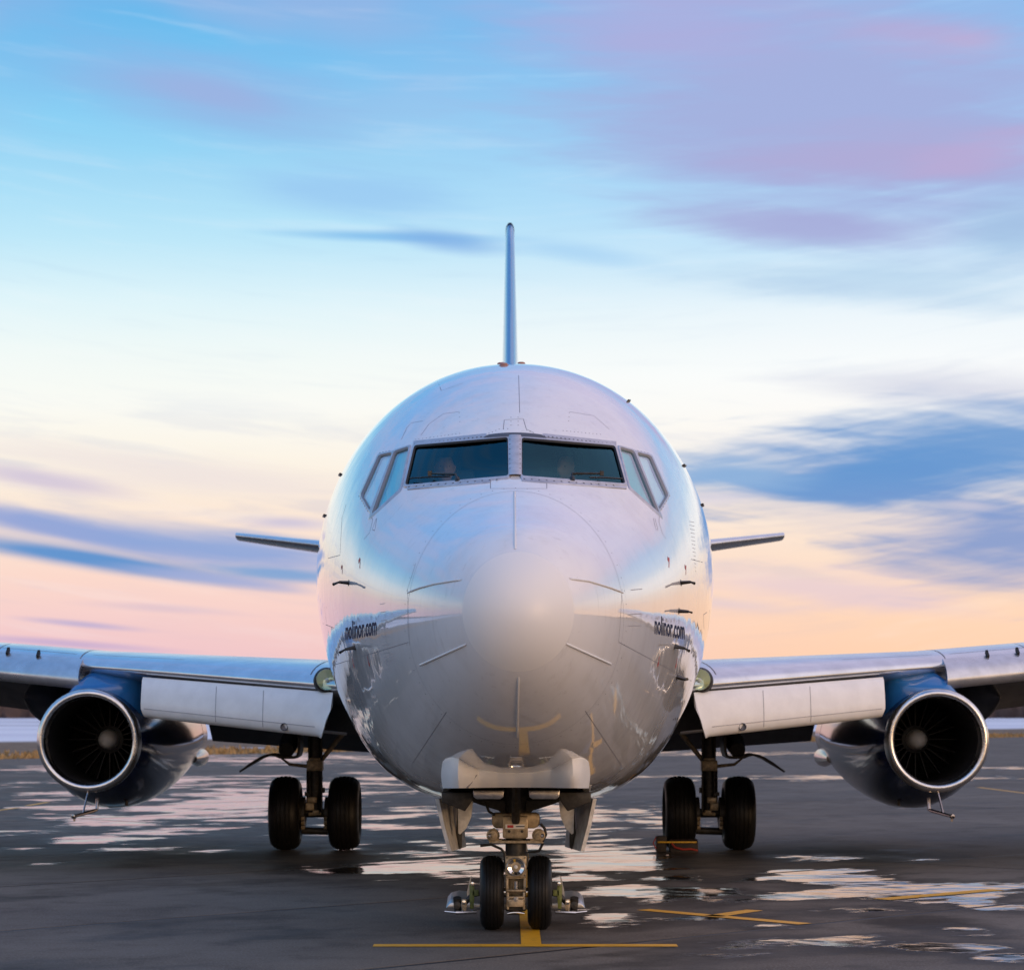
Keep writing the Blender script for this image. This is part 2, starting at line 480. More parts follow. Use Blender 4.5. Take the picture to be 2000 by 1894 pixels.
pf = t.m('ADD', pf, t.m('MULTIPLY', t.m('SUBTRACT', t.noise(pos, 2.6, 5.0, .6), .5), .9))
puddle = t.rng(pf, .24, .50)
damp = t.rng(pf, -.75, .25)
n_big = t.noise(pos, .22, 5.0, .6); n_mid = t.noise(pos, 1.7, 6.0, .65); n_fin = t.noise(pos, 55.0, 4.0, .75)
ac = t.mix(t.rng(n_big, .3, .7), (.120, .098, .078, 1), (.190, .158, .126, 1))
ac = t.mix(t.m('MULTIPLY', t.rng(n_mid, .48, .72), .45), ac, (.045, .040, .036, 1))
ac = t.mix(t.m('MULTIPLY', t.rng(n_fin, .46, .70), .6), ac, (.34, .31, .28, 1))
ac = t.mix(t.m('MULTIPLY', t.rng(t.noise(pos, 24.0, 4.0, .7), .5, .75), .45), ac, (.055, .048, .042, 1))
# oil and rubber stains round the wheels
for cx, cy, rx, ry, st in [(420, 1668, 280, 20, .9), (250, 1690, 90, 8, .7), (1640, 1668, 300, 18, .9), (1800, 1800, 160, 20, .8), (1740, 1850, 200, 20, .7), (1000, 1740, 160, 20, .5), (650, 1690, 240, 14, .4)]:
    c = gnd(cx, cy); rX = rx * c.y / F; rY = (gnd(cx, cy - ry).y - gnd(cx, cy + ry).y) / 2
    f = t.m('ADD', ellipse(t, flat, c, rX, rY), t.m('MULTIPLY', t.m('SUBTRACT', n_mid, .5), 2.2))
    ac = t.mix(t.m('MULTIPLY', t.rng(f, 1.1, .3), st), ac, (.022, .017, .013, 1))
oi = t.new('ShaderNodeObjectInfo').outputs['Random']
ac = t.mix(t.m('MULTIPLY', oi, .28), ac, (.05, .047, .045, 1))
ac = t.mix(t.m('MULTIPLY', damp, .72), ac, (.030, .026, .023, 1))
ac = t.mix(puddle, ac, (.018, .017, .016, 1))
t.put(b.inputs['Base Color'], ac)
rough = t.rng(n_mid, .3, .7, .62, .78, False)
rough = t.m('SUBTRACT', rough, t.m('MULTIPLY', damp, .16))
rough = t.m('ADD', t.m('MULTIPLY', rough, t.m('SUBTRACT', 1.0, puddle)), t.m('MULTIPLY', puddle, .10))
t.put(b.inputs['Roughness'], rough); t.put(b.inputs['Specular IOR Level'], t.m('MULTIPLY_ADD', puddle, .42, .08))
b.inputs['IOR'].default_value = 1.4
bp = t.new('ShaderNodeBump'); bp.inputs['Strength'].default_value = 1.0; bp.inputs['Distance'].default_value = 1.0
hgt = t.m('MULTIPLY', t.m('SUBTRACT', 1.0, puddle), t.m('ADD', t.m('MULTIPLY', n_fin, .0022), t.m('MULTIPLY', n_mid, .004)))
hgt = t.m('ADD', hgt, t.m('MULTIPLY', puddle, t.m('ADD', t.m('MULTIPLY', t.noise(pos, .9, 2.0), .055), t.m('MULTIPLY', t.noise(pos, 5.0, 3.0), .004))))
t.put(bp.inputs['Height'], hgt); t.put(b.inputs['Normal'], bp.outputs[0])

# terrain beyond the apron: dead grass, bare earth, then snow
EDGE_P, EDGE_D = Vector((-20, 97, 0)), Vector((60, 95, 0)).normalized()     # far edge of the pavement
EDGE_N = Vector((-EDGE_D.y, EDGE_D.x, 0))
m = bpy.data.materials.new('winter_field'); m.use_nodes = True; MAT['winter_field'] = m
t = NT(m.node_tree); b = t.n['Principled BSDF']
pos = t.new('ShaderNodeNewGeometry').outputs['Position']; gx, gy, gz = t.sep(pos)
dist = t.m('ADD', t.m('MULTIPLY', t.m('SUBTRACT', gx, EDGE_P.x), EDGE_N.x), t.m('MULTIPLY', t.m('SUBTRACT', gy, EDGE_P.y), EDGE_N.y))
nb = t.noise(pos, .05, 6.0, .65); nf = t.noise(pos, .9, 5.0, .7); ns = t.noise(pos, .012, 5.0, .6)
gr = t.mix(t.rng(nf, .3, .7), (.10, .065, .035, 1), (.34, .22, .09, 1))
ea = t.mix(t.rng(nf, .35, .7), (.16, .12, .09, 1), (.30, .235, .17, 1))
sn = t.mix(t.rng(ns, .4, .7), (.80, .81, .85, 1), (.62, .63, .70, 1))
dd = t.m('ADD', dist, t.m('MULTIPLY', t.m('SUBTRACT', nb, .5), 22.0))
cc = t.mix(t.rng(dd, 9, 16), gr, ea)
snow_near = t.m('MULTIPLY', t.rng(nb, .60, .66), t.rng(dd, 6, 14))
cc = t.mix(snow_near, cc, sn)
cc = t.mix(t.rng(dd, 46, 58), cc, sn)
patch = t.m('MULTIPLY', t.rng(ns, .52, .60), t.rng(dd, 120, 300))
cc = t.mix(t.m('MULTIPLY', patch, .7), cc, (.22, .20, .21, 1))
t.put(b.inputs['Base Color'], cc); b.inputs['Roughness'].default_value = .9; b.inputs['Specular IOR Level'].default_value = .02

mb = MB(); rings = []
for r in (0.5, 20, 60, 120, 250, 500, 1000, 2000, 4000, 8000):
    rings.append([(math.cos(2 * math.pi * k / 96) * r, 40 + math.sin(2 * math.pi * k / 96) * r, -.10) for k in range(96)])
ground = mb.loft(rings, False).build('ground', 'winter_field'); tag(ground, 'snowy winter field with dead grass reaching to the horizon', kind='structure')

A = EDGE_P - EDGE_D * 260; Bq = EDGE_P + EDGE_D * 320
mb = MB(); mb.prism([A + EDGE_N * -420, Bq + EDGE_N * -420, Bq, A], (0, 0, -.07))
mb.v = [(x, y, z - .018) for x, y, z in mb.v]
apron = mb.build('apron', 'asphalt', smooth=False); tag(apron, 'wet grey airport apron with puddles', kind='structure')
SQ = math.sqrt(.5); LANE = 4.25; JN = .045
SEAL = MB()
for k in range(-5, 17):
    n0, n1 = 12.15 + LANE * k + JN, 12.15 + LANE * (k + 1) - JN
    for m0 in (-22, -7, 8, 23, 38, 53, 68):
        m1 = m0 + 15 - JN
        cxy = ((m0 + m1) / 2 - (n0 + n1) / 2) * SQ, ((m0 + m1) / 2 + (n0 + n1) / 2) * SQ
        if cxy[1] < 6 or cxy[1] > 70 or abs(cxy[0]) > .24 * cxy[1] + 9: continue
        top = [((mm - nn) * SQ, (mm + nn) * SQ, 0) for mm, nn in ((m0 + JN, n0), (m1, n0), (m1, n1), (m0 + JN, n1))]
        mb = MB(); mb.prism(top, (0, 0, -.017)); mb.f.pop(1)
        SEAL.add([((mm - nn) * SQ, (mm + nn) * SQ, -.0025) for mm, nn in ((m0, n0 - JN), (m1 + JN, n0 - JN), (m1 + JN, n1 + JN), (m0, n1 + JN))], [(0, 1, 2, 3)])
        mb.build('pavement_slab', 'asphalt', apron, smooth=False)

tag(SEAL.build('joint_sealant', 'seal_black', apron, smooth=False), kind='stuff')

# painted markings, each a thin film on the slabs
m = bpy.data.materials.new('yellow_paint'); m.use_nodes = True; MAT['yellow_paint'] = m
t = NT(m.node_tree); b = t.n['Principled BSDF']
pos = t.new('ShaderNodeNewGeometry').outputs['Position']
wn = t.noise(pos, 9.0, 6.0, .7)
t.put(b.inputs['Base Color'], t.mix(t.rng(wn, .5, .75), (.80, .38, .004, 1), (.42, .21, .02, 1)))
b.inputs['Roughness'].default_value = .55


def stripe(p, q, w, name='painted_line'):
    p, q = Vector(p), Vector(q); d = (q - p).normalized(); s = Vector((-d.y, d.x, 0)) * w / 2
    mb = MB(); mb.add([v + Vector((0, 0, .004)) for v in (p - s, q - s, q + s, p + s)], [(0, 1, 2, 3)])
    return mb.build(name, 'yellow_paint', apron, smooth=False)


pT = gnd(1024, 1846)
stripe((gnd(729, 1846).x, pT.y, 0), (gnd(1325, 1849).x, pT.y, 0), .19)
xs = (gnd(1018, 1846).x + gnd(1058, 1846).x) / 2
stripe((xs, pT.y + .10, 0), (xs + .05, 60, 0), .155)
stripe(gnd(1256, 1776), gnd(1573, 1804), .17)
stripe(gnd(1392, 1789), gnd(1474, 1777), .17)
stripe(gnd(1721, 1756), gnd(1947, 1737), .2)
stripe(gnd(-60, 1590), gnd(35, 1577), .12)
stripe(gnd(53, 1573), gnd(95, 1566), .12)
stripe(gnd(1910, 1537), gnd(2060, 1556), .12)

# dead grass standing along the pavement edge
mb = MB()
for i in range(9000):
    a = random.uniform(-60, 150); o = random.uniform(.3, 1) ** 2 * 13 + random.uniform(-.8, 1)
    p = EDGE_P + EDGE_D * a + EDGE_N * o
    h = random.uniform(.12, .34); ang = random.uniform(0, 6.28); w = random.uniform(.05, .16)
    s = Vector((math.cos(ang) * w, math.sin(ang) * w, 0)); ln = Vector((random.uniform(-.15, .15), random.uniform(-.15, .15), h))
    z = Vector((0, 0, -.11))
    mb.add([p - s + z, p + s + z, p + ln + z], [(0, 1, 2)])
mat('dry_grass', (.36, .235, .10), .9, grain=.5, gscale=2.5)
tag(mb.build('dry_grass', 'dry_grass', smooth=False), 'strip of dead golden grass along the far pavement edge', 'grass', kind='stuff')

# bare woodland far off all round the airfield
mb = MB()
for i in range(9000):
    a = random.uniform(0, 2 * math.pi); r = 2050 + random.uniform(0, 240)
    bx, by = math.sin(a) * r, math.cos(a) * r; h = random.uniform(10, 15) * (1 + .25 * math.sin(a * 9) + .2 * math.sin(a * 23 + 1)); w = random.uniform(4, 9)
    ux, uy = math.cos(a), -math.sin(a)
    mb.add([(bx - ux * w * .6, by - uy * w * .6, -.2), (bx + ux * w * .6, by + uy * w * .6, -.2), (bx + ux * w, by + uy * w, h * .45), (bx + ux * w * .3, by + uy * w * .3, h),
            (bx - ux * w * .3, by - uy * w * .3, h * .96), (bx - ux * w, by - uy * w, h * .5), (bx + math.sin(a) * w, by + math.cos(a) * w, h * .5)],
           [(0, 1, 2, 5), (5, 2, 3, 4), (1, 2, 6), (2, 3, 6), (3, 4, 6), (4, 5, 6), (5, 0, 6)])
mat('bare_wood', (.085, .058, .050), .9, grain=.3, gscale=.05)
tag(mb.build('far_woodland', 'bare_wood', smooth=False), 'dark brown bare woodland along the far horizon', 'woodland', kind='stuff')

# ------------------------------------------------------------------ the aeroplane
NOSE = 15.2
OFF = Vector((0, 30.58, 0))
plane = empty('airplane', OFF)
tag(plane, 'white twin engine jet airliner with navy engines parked nose on', 'airplane')


def pchip(xs, ys, x):
    xs = np.array(xs, float); ys = np.array(ys, float); h = np.diff(xs); d = np.diff(ys) / h
    mslope = np.zeros(len(xs)); mslope[0] = d[0]; mslope[-1] = d[-1]
    for i in range(1, len(xs) - 1):
        if d[i - 1] * d[i] > 0:
            w1, w2 = 2 * h[i] + h[i - 1], h[i] + 2 * h[i - 1]
            mslope[i] = (w1 + w2) / (w1 / d[i - 1] + w2 / d[i])
    i = np.clip(np.searchsorted(xs, x) - 1, 0, len(xs) - 2); tt = (x - xs[i]) / h[i]
    return ((1 + 2 * tt) * (1 - tt) ** 2 * ys[i] + tt * (1 - tt) ** 2 * h[i] * mslope[i] + tt * tt * (3 - 2 * tt) * ys[i + 1] + tt * tt * (tt - 1) * h[i] * mslope[i + 1])


ZT = [(0, 2.42), (.03, 2.575), (.1, 2.70), (.25, 2.84), (.5, 2.985), (1.0, 3.125), (1.6, 3.295), (2.2, 3.525), (2.5, 3.695), (2.8, 3.885), (3.4, 4.22), (4.2, 4.54), (5, 4.765), (6, 4.915), (7, 4.97), (8.5, 4.98), (18, 4.98), (24, 4.96), (29.5, 4.85)]
ZB = [(0, 2.42), (.03, 2.27), (.1, 2.14), (.25, 1.985), (.5, 1.82), (1.0, 1.60), (1.6, 1.42), (2.2, 1.29), (3, 1.145), (4, 1.045), (5, .99), (6.5, .965), (8, .965), (17, .965), (19, 1.15), (24, 2.55), (29.5, 4.35)]
HW = [(0, 0), (.03, .145), (.1, .265), (.25, .405), (.5, .56), (1.0, .765), (1.6, .955), (2.2, 1.12), (3, 1.33), (4, 1.545), (5, 1.70), (6, 1.795), (7, 1.85), (8, 1.875), (9, 1.88), (18, 1.88), (21, 1.75), (24, 1.35), (27, .75), (29.5, .2)]
ZM = [(0, 2.42), (.5, 2.45), (1, 2.50), (2, 2.60), (3, 2.72), (4, 2.83), (5, 2.92), (6.5, 3.0), (8, 3.01), (17, 3.01), (20, 3.2), (24, 3.8), (29.5, 4.6)]
NU = np.linspace(0, math.sqrt(29.5), 4000)


def table(T, base):
    u = np.sqrt(np.array([a for a, _ in T])); v = np.array([q for _, q in T]) - base
    y = pchip(u, v, NU)
    du = NU[1] - NU[0]; sg = .045 / du; k = np.arange(-int(3 * sg), int(3 * sg) + 1); g = np.exp(-.5 * (k / sg) ** 2); g /= g.sum(); n = len(k) // 2
    pad = np.concatenate([-y[n:0:-1], y, 2 * y[-1] - y[-2:-n - 2:-1]])
    return np.convolve(pad, g, 'valid') + base


tZT, tZB, tHW, tZM = table(ZT, 2.42), table(ZB, 2.42), table(HW, 0.0), table(ZM, 2.42)


def section(s, th):
    u = math.sqrt(max(s, 0))
    zt, zb, w, zm = (float(np.interp(u, NU, q)) for q in (tZT, tZB, tHW, tZM))
    zm = max(zb + 1e-4, min(zt - 1e-4, zm)) if s > 0 else 2.42
    c, sn_ = math.cos(th), math.sin(th)
    n = 2.0
    if sn_ < 0: n = 2.0 + .85 * min(1.0, s / 3.5) * sn_ * sn_
    else: n = 2.0 + .05 * sn_ * sn_
    e = 2.0 / n
    x = w * math.copysign(abs(c) ** e, c)
    z = zm + ((zt - zm) if sn_ >= 0 else (zm - zb)) * math.copysign(abs(sn_) ** e, sn_)
    return Vector((x, NOSE + s, z))


stations = [(i / 60.0) ** 2 * 1.8 for i in range(1, 61)]
s_ = 1.8
while s_ < 4.6: s_ += .0165; stations.append(s_)
while s_ < 9: s_ += .06; stations.append(s_)
while s_ < 29.4: s_ += .25; stations.append(min(s_, 29.45))
ths = []
for i in range(300): ths.append(math.pi * i / 300)             # upper half
for i in range(150): ths.append(math.pi + math.pi * i / 150)    # lower half
NTH = len(ths)
FV = [Vector((0, NOSE, 2.42))]
for s in stations: FV += [section(s, a) for a in ths]
FF = [(0, 1 + (j + 1) % NTH, 1 + j) for j in range(NTH)]
for i in range(len(stations) - 1):
    for j in range(NTH):
        k = (j + 1) % NTH; o, q = 1 + i * NTH, 1 + (i + 1) * NTH
        FF.append((o + j, o + k, q + k, q + j))
last = 1 + (len(stations) - 1) * NTH
FF.append(tuple(last + j for j in range(NTH)))
BVH = BVHTree.FromPolygons(FV, FF)


def skin(x, y, lift=0.0):
    d = at(x, y, 1.0) - EYE
    loc, nrm, idx, dist = BVH.ray_cast(EYE, d.normalized())
    if loc is None: return None
    if nrm.dot(d) > 0: nrm = -nrm
    return loc + nrm * lift


def skin_n(x, y):
    d = at(x, y, 1.0) - EYE
    loc, nrm, idx, dist = BVH.ray_cast(EYE, d.normalized())
    if loc is None: return None, None
    return loc, (-nrm if nrm.dot(d) > 0 else nrm)


def near(p, lift=0.0):
    loc, nrm, idx, dist = BVH.find_nearest(Vector(p))
    cx = Vector((0, loc.y + .3, 3.0 if loc.y > 19 else 2.6))
    if nrm.dot(loc - cx) < 0: nrm = -nrm
    return loc + nrm * lift, nrm


WIN = {'L1': [(811.6, 872.6), (990.5, 857.3), (991.5, 929.3), (794.3, 946.6)],
       'R1': [(1020.5, 858.3), (1198.8, 873.3), (1218.1, 944), (1020.5, 929.3)],
       'L2': [(771.6, 883.3), (797.5, 874.8), (780, 955), (730, 1000)],
       'R2': [(1212, 875.5), (1236.5, 882.5), (1283, 997), (1231.5, 951)],
       'L3': [(741.6, 890), (764.5, 885.5), (722.5, 994), (706.7, 966.6)],
       'R3': [(1245.6, 885.5), (1269.8, 891.6), (1303, 966.6), (1287.4, 992.5)]}


def poly_offset(P, k):
    n = len(P); c = (sum(p[0] for p in P) / n, sum(p[1] for p in P) / n); L = []
    for i in range(n):
        a, q = P[i], P[(i + 1) % n]; ex, ey = q[0] - a[0], q[1] - a[1]; l = math.hypot(ex, ey); nx, ny = ey / l, -ex / l
        if nx * (a[0] - c[0]) + ny * (a[1] - c[1]) < 0: nx, ny = -nx, -ny
        L.append((nx, ny, nx * a[0] + ny * a[1] + k))
    out = []
    for i in range(n):
        a, q = L[i - 1], L[i]; det = a[0] * q[1] - a[1] * q[0]
        out.append(((a[2] * q[1] - a[1] * q[2]) / det, (a[0] * q[2] - a[2] * q[0]) / det))
    return out


def poly_round(P, r, ne=12, nc=5):
    out = []; n = len(P)
    for i in range(n):
        a, q, c = Vector(P[i - 1]), Vector(P[i]), Vector(P[(i + 1) % n])
        d0, d1 = (a - q), (c - q); r0 = min(r, d0.length * .3, d1.length * .3)
        s, e = q + d0.normalized() * r0, q + d1.normalized() * r0
        for k in range(nc):
            tt = k / nc; out.append(s.lerp(q, tt).lerp(q.lerp(e, tt), tt))
        c2 = c; d2 = (Vector(P[(i + 2) % n]) - c2); rr = min(r, d1.length * .3, d2.length * .3)
        e2 = c2 - d1.normalized() * rr
        for k in range(ne): out.append(e.lerp(e2, k / ne))
    return out


def inside(P, x, y):
    ok = False; n = len(P)
    for i in range(n):
        a, q = P[i], P[i - 1]
        if (a[1] > y) != (q[1] > y) and x < (q[0] - a[0]) * (y - a[1]) / (q[1] - a[1]) + a[0]: ok = not ok
    return ok


CUT = [poly_offset(P, 3.2) for P in WIN.values()]
CUT2 = [poly_offset(P, 17) for P in WIN.values()]
keep = []; lining = []
for f in FF:
    cx = sum(FV[i].x for i in f) / len(f); cy = sum(FV[i].y for i in f) / len(f); cz = sum(FV[i].z for i in f) / len(f)
    s = cy - NOSE; drop = False
    if 2.0 < s < 4.6 and cz > 3.1:
        px, py = proj((cx, cy, cz))
        if 690 < px < 1320 and 840 < py < 1010: drop = any(inside(P, px, py) for P in CUT)
    if 17.55 < cy < 20.25 and abs(cx) < .53 and cz < 1.6: drop = True        # nose wheel bay
    if not drop: keep.append(f)
    if not drop and 1.75 < s < 4.6 and cz > 2.4 and not any(inside(P, *proj((cx, cy, cz))) for P in CUT2): lining.append(f)
fm = MB(); fm.v = FV; fm.f = keep
fus = fm.build('fuselage', 'white_paint', plane, OFF, angle=60)

used = sorted({i for f in lining for i in f}); ix = {g: k for k, g in enumerate(used)}
mb = MB(); vs = []
fus_n = [v.normal.copy() for v in fus.data.vertices]
for g in used:
    vs.append(FV[g] - fus_n[g] * .045)
mb.add(vs, [tuple(ix[i] for i in f) for f in lining])
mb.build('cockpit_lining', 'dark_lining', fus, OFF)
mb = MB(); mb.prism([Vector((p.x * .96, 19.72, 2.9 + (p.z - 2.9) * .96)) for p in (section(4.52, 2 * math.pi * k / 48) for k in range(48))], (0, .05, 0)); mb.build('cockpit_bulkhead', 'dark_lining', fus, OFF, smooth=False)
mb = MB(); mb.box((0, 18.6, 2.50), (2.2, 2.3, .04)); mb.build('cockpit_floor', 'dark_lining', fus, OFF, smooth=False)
mb = MB(); mb.box((0, 18.15, 3.16), (1.7, .3, .48), Matrix.Rotation(R(-12), 3, 'X')); mb.build('instrument_panel', 'seat_fabric', fus, OFF, bevel=.03)
for sx in (-.57, .43):
    mb = MB(); mb.box((sx, 19.13, 3.36), (.46, .10, .78)); mb.box((sx, 18.92, 2.97), (.46, .46, .12)); mb.box((sx, 19.02, 2.71), (.2, .2, .41)); mb.box((sx, 19.15, 3.82), (.24, .09, .16))
    mb.build('cockpit_seat', 'seat_fabric', fus, OFF, bevel=.025)


def fit_plane(pts):
    c = sum(pts, Vector()) / len(pts); M = np.array([list(p - c) for p in pts]); u, s, vt = np.linalg.svd(M)
    return c, Vector(vt[2])


def on_plane(x, y, c, n):
    d = at(x, y, 1.0) - EYE
    return EYE + d * ((c - EYE).dot(n) / d.dot(n))


for key, P in WIN.items():
    inner = poly_round(P, 5, 14, 5); fw = 6.2 if key[1] == '1' else 5.2; outer = poly_round(poly_offset(P, fw), 6, 14, 5); mid = poly_round(poly_offset(P, fw - 1.3), 6, 14, 5)
    lip_ = poly_round(poly_offset(P, 1.6), 5.5, 14, 5)
    lf = {'1': .010, '2': .0075, '3': .0055}[key[1]]
    mb = MB(); rows = []
    rows.append([skin(p[0], p[1], .0005) for p in outer]); rows.append([skin(p[0], p[1], lf) for p in mid]); rows.append([skin(p[0], p[1], lf) for p in lip_])
    base = [skin(p[0], p[1], 0) for p in inner]
    c, n = fit_plane(base); n = n if n.dot(EYE - c) > 0 else -n
    rows.append([skin(p[0], p[1], lf - .004) for p in lip_])
    mb.grid(rows[:3], True)
    mb.build('window_frame', 'frame_metal', fus, OFF, angle=30)
    deep = Vector((0, .05, 0)) if key[1] == '1' else n * -.03
    mb = MB(); mb.grid([rows[2], [skin(p[0], p[1], lf - .012) for p in inner], [skin(p[0], p[1], lf - .016) + deep * .4 for p in inner], [skin(p[0], p[1], lf - .016) + deep for p in inner]], True)
    mb.build('window_seal', 'seal_black' if key[1] == '1' else 'seal_grey', fus, OFF, angle=30)
    Q = poly_offset(P, 2.2); mb = MB(); NG = 14; rows = []
    for i in range(NG + 1):
        l_, r_ = Vector(Q[0]).lerp(Vector(Q[3]), i / NG), Vector(Q[1]).lerp(Vector(Q[2]), i / NG); row = []
        for j in range(NG + 1):
            p = l_.lerp(r_, j / NG); a = skin(p.x, p.y, -.012); e = on_plane(p.x, p.y, c - n * .012, n); row.append(a.lerp(e, .10))
        rows.append(row)
    mb.grid(rows)
    mb.build('windshield_pane' if key[1] == '1' else 'side_window_pane', 'windshield_glass' if key[1] == '1' else 'side_glass', fus, OFF, angle=60)
    if key[1] != '1':
        mb = MB(); pl = [on_plane(p[0], p[1], c + n * -.035, n) for p in poly_offset(P, 4)]
        mb.prism(pl, n * -.012); mb.build('shade_reflection_panel', 'shade_pale' if key[1] == '3' else 'teal_reflection', fus, OFF, smooth=False)  # pale sun shade aft; added teal panel paints in the forward pane's reflection

# post between the two windshields and the dark cap above it
mb = MB(); rows = []
for yy in np.linspace(853, 931, 16):
    rows.append([skin(x, yy, l) for x, l in ((992.5, .006), (995.5, .017), (1000, .020), (1006, .021), (1012, .020), (1016.5, .017), (1019.5, .006))])
mb.grid(rows); mb.build('windshield_post', 'frame_metal', fus, OFF, angle=40)
mb = MB(); rows = []
for k in range(25):
    x = 945 + 122 * k / 24; u = abs(x - 1005.5) / 61; yt = 846 + 5.5 * u * u; yb = 853.5 + 3.4 * u
    if u > .86: yt += (u - .86) * 30
    rows.append([skin(x, yt, .001), skin(x, yt + 1.2, .012), skin(x, yb, .012)])
mb.grid(rows); mb.build('windshield_cap', 'frame_dark', fus, OFF, angle=40)
for sgn, x0, x1, y0, y1 in ((-1, 808, 950, 866, 851.5), (1, 1061, 1203, 851.5, 867)):
    mb = MB(); rows = []
    for k in range(17):
        x = x0 + (x1 - x0) * k / 16; y = y0 + (y1 - y0) * k / 16
        rows.append([skin(x, y - 4.5, .0008), skin(x, y - 3.9, .0065), skin(x, y + 3.0, .0065)])
    mb.grid(rows); mb.build('windshield_header', 'frame_metal', fus, OFF, angle=40)
    mb = MB(); rows = []
    for k in range(17):
        x = x0 - 12 * (sgn < 0) + (x1 - x0 + 20) * k / 16 if sgn < 0 else x0 - 42 + (x1 - x0 + 62) * k / 16
        yb = (931.5 + (993 - x) * .0885) if sgn < 0 else (931.5 + (x - 1018) * .078)
        rows.append([skin(x, yb + 2, .007), skin(x, yb + 7.6, .0068), skin(x, yb + 8.2, .0008)])
    mb.grid(rows); mb.build('windshield_sill', 'frame_metal', fus, OFF, angle=40)


def ell(cx, cy, rx, ry, a0, a1, n=40):
    return [(cx + rx * math.cos(R(a0 + (a1 - a0) * k / n)), cy + ry * math.sin(R(a0 + (a1 - a0) * k / n))) for k in range(n + 1)]


def dots(path, step, r, lift, mb):
    for i in range(len(path) - 1):
        a, q = Vector(path[i]), Vector(path[i + 1]); n = max(1, int((q - a).length / step))
        for k in range(n):
            p = a.lerp(q, k / n); loc, nrm = skin_n(p.x, p.y)
            if loc is None: continue
            u = nrm.orthogonal().normalized(); w = nrm.cross(u)
            mb.add([loc + nrm * lift + (u * math.cos(q_ * 1.0472) + w * math.sin(q_ * 1.0472)) * r for q_ in range(6)] + [loc + nrm * (lift + r * .4)], [(q_, (q_ + 1) % 6, 6) for q_ in range(6)])


mb = MB()
for P in ([(810, 868.3), (948, 853.6)], [(1063, 853.2), (1201, 868.8)]): dots(P, 8, .0085, .0068, mb)
for x in (996.3, 1015.3): dots([(x, 862), (x, 928)], 8.5, .0085, .0165, mb)
for P in ([(800, 951.8), (985, 936.8)], [(1024, 936.6), (1212, 950.2)]): dots(P, 14, .009, .0072, mb)
for P in ([(742, 884), (766, 879)], [(701, 969), (721, 1002)], [(1246, 880), (1272, 886)], [(1308, 968), (1289, 1000)]): dots(P, 5.5, .006, .001, mb)
for P in ([(811, 858), (905, 845.5)], [(955, 846), (975, 838), (1000, 837)], [(1042, 845), (1022, 838)], [(1100, 841), (1180, 849)], [(897, 806), (899, 832)], [(998, 815), (998, 838)], [(1012, 815), (1012, 838)], [(1112, 806), (1110, 830)]):
    dots(P, 7, .005, .0004, mb)
dots(ell(1007, 1206, 217, 253, 0, 360, 60), 26, .0045, .0004, mb)
tag(mb.build('rivet_rows', 'rivet', fus, OFF, smooth=False), kind='stuff')


def resample(P, step=6):
    out = [Vector(P[0])]
    for i in range(len(P) - 1):
        a, q = Vector(P[i]), Vector(P[i + 1]); n = max(1, int((q - a).length / step))
        out += [a.lerp(q, k / n) for k in range(1, n + 1)]
    return out


def ribbon(P, w, lift, mb, step=6):
    pts = []
    for p in resample(P, step):
        loc, nrm = skin_n(p.x, p.y)
        if loc is not None: pts.append((loc, nrm))
    for i in range(len(pts)):
        pass
    row = []
    for i, (loc, nrm) in enumerate(pts):
        tg = (pts[min(i + 1, len(pts) - 1)][0] - pts[max(i - 1, 0)][0]).normalized(); sd_ = tg.cross(nrm).normalized() * w / 2
        row.append([loc + nrm * lift - sd_, loc + nrm * lift + sd_])
    if len(row) > 1: mb.grid(row)


mb = MB()
ribbon(ell(1007, 1206, 211, 247, 0, 360, 120), .003, .0006, mb)
for P in ([(872, 1390), (806, 1490)], [(1143, 1388), (1216, 1498)], [(798, 1254), (640, 1302)], [(1209, 1254), (1355, 1332)], [(641, 1090), (664, 1084), (668, 1010), (676, 985)], [(1372, 1098), (1350, 1092)],
          [(625, 1215), (650, 1225), (658, 1290), (640, 1302)], [(634, 1185), (637, 1215)], [(627, 1190), (638, 1186)], [(1374, 1200), (1386, 1192), (1383, 1230), (1375, 1228), (1374, 1200)],
          [(855, 745), (862, 763), (905, 748)], [(1013, 733), (1015, 806)], [(822, 850), (838, 828), (866, 808), (897, 804)], [(1112, 804), (1160, 812), (1190, 838)],
          [(784, 858), (795, 835), (803, 826), (826, 822)], [(722, 1004), (728, 1015), (722, 1040), (711, 1053)], [(1288, 1000), (1287, 1020), (1294, 1042), (1300, 1052)],
          [(735, 1012), (727, 1034), (732, 1036), (736, 1012)], [(1276, 1012), (1281, 1034), (1285, 1034), (1279, 1012)], [(958, 938), (958, 954), (1068, 954), (1068, 940)],
          [(983, 838), (985, 820), (1022, 818), (1028, 838), (1042, 845)], [(812, 1100), (796, 1150), (797, 1190), (800, 1260)], [(1215, 1150), (1211, 1220), (1208, 1256)]):
    ribbon(P, .005, .0006, mb)
tag(mb.build('panel_seam', 'seam', fus, OFF), kind='stuff')
mb = MB()
for k in range(9): ribbon([(742 + k * 1.2, 1180 + k * 16), (752 + k * 1.6, 1178 + k * 16)], .004, .0007, mb, 3)
for k in range(14): ribbon([(1346 + k * .9, 1018 + k * 7.4), (1356 + k * .3, 1020 + k * 7.4)], .004, .0007, mb, 3)
for k in range(4): ribbon([(750 + k * 1.5, 1284 + k * 5), (769 + k * 1.2, 1275 + k * 5)], .004, .0007, mb, 3)
for P in ([(734, 1368), (742, 1382), (748, 1394)], [(738, 1372), (745, 1386)], [(757, 1392), (770, 1418)], [(1232, 1152), (1254, 1150)], [(1226, 1200), (1252, 1198), (1252, 1222), (1226, 1222)]): ribbon(P, .006, .0007, mb, 3)
tag(mb.build('service_marks', 'mark_grey', fus, OFF), kind='stuff')

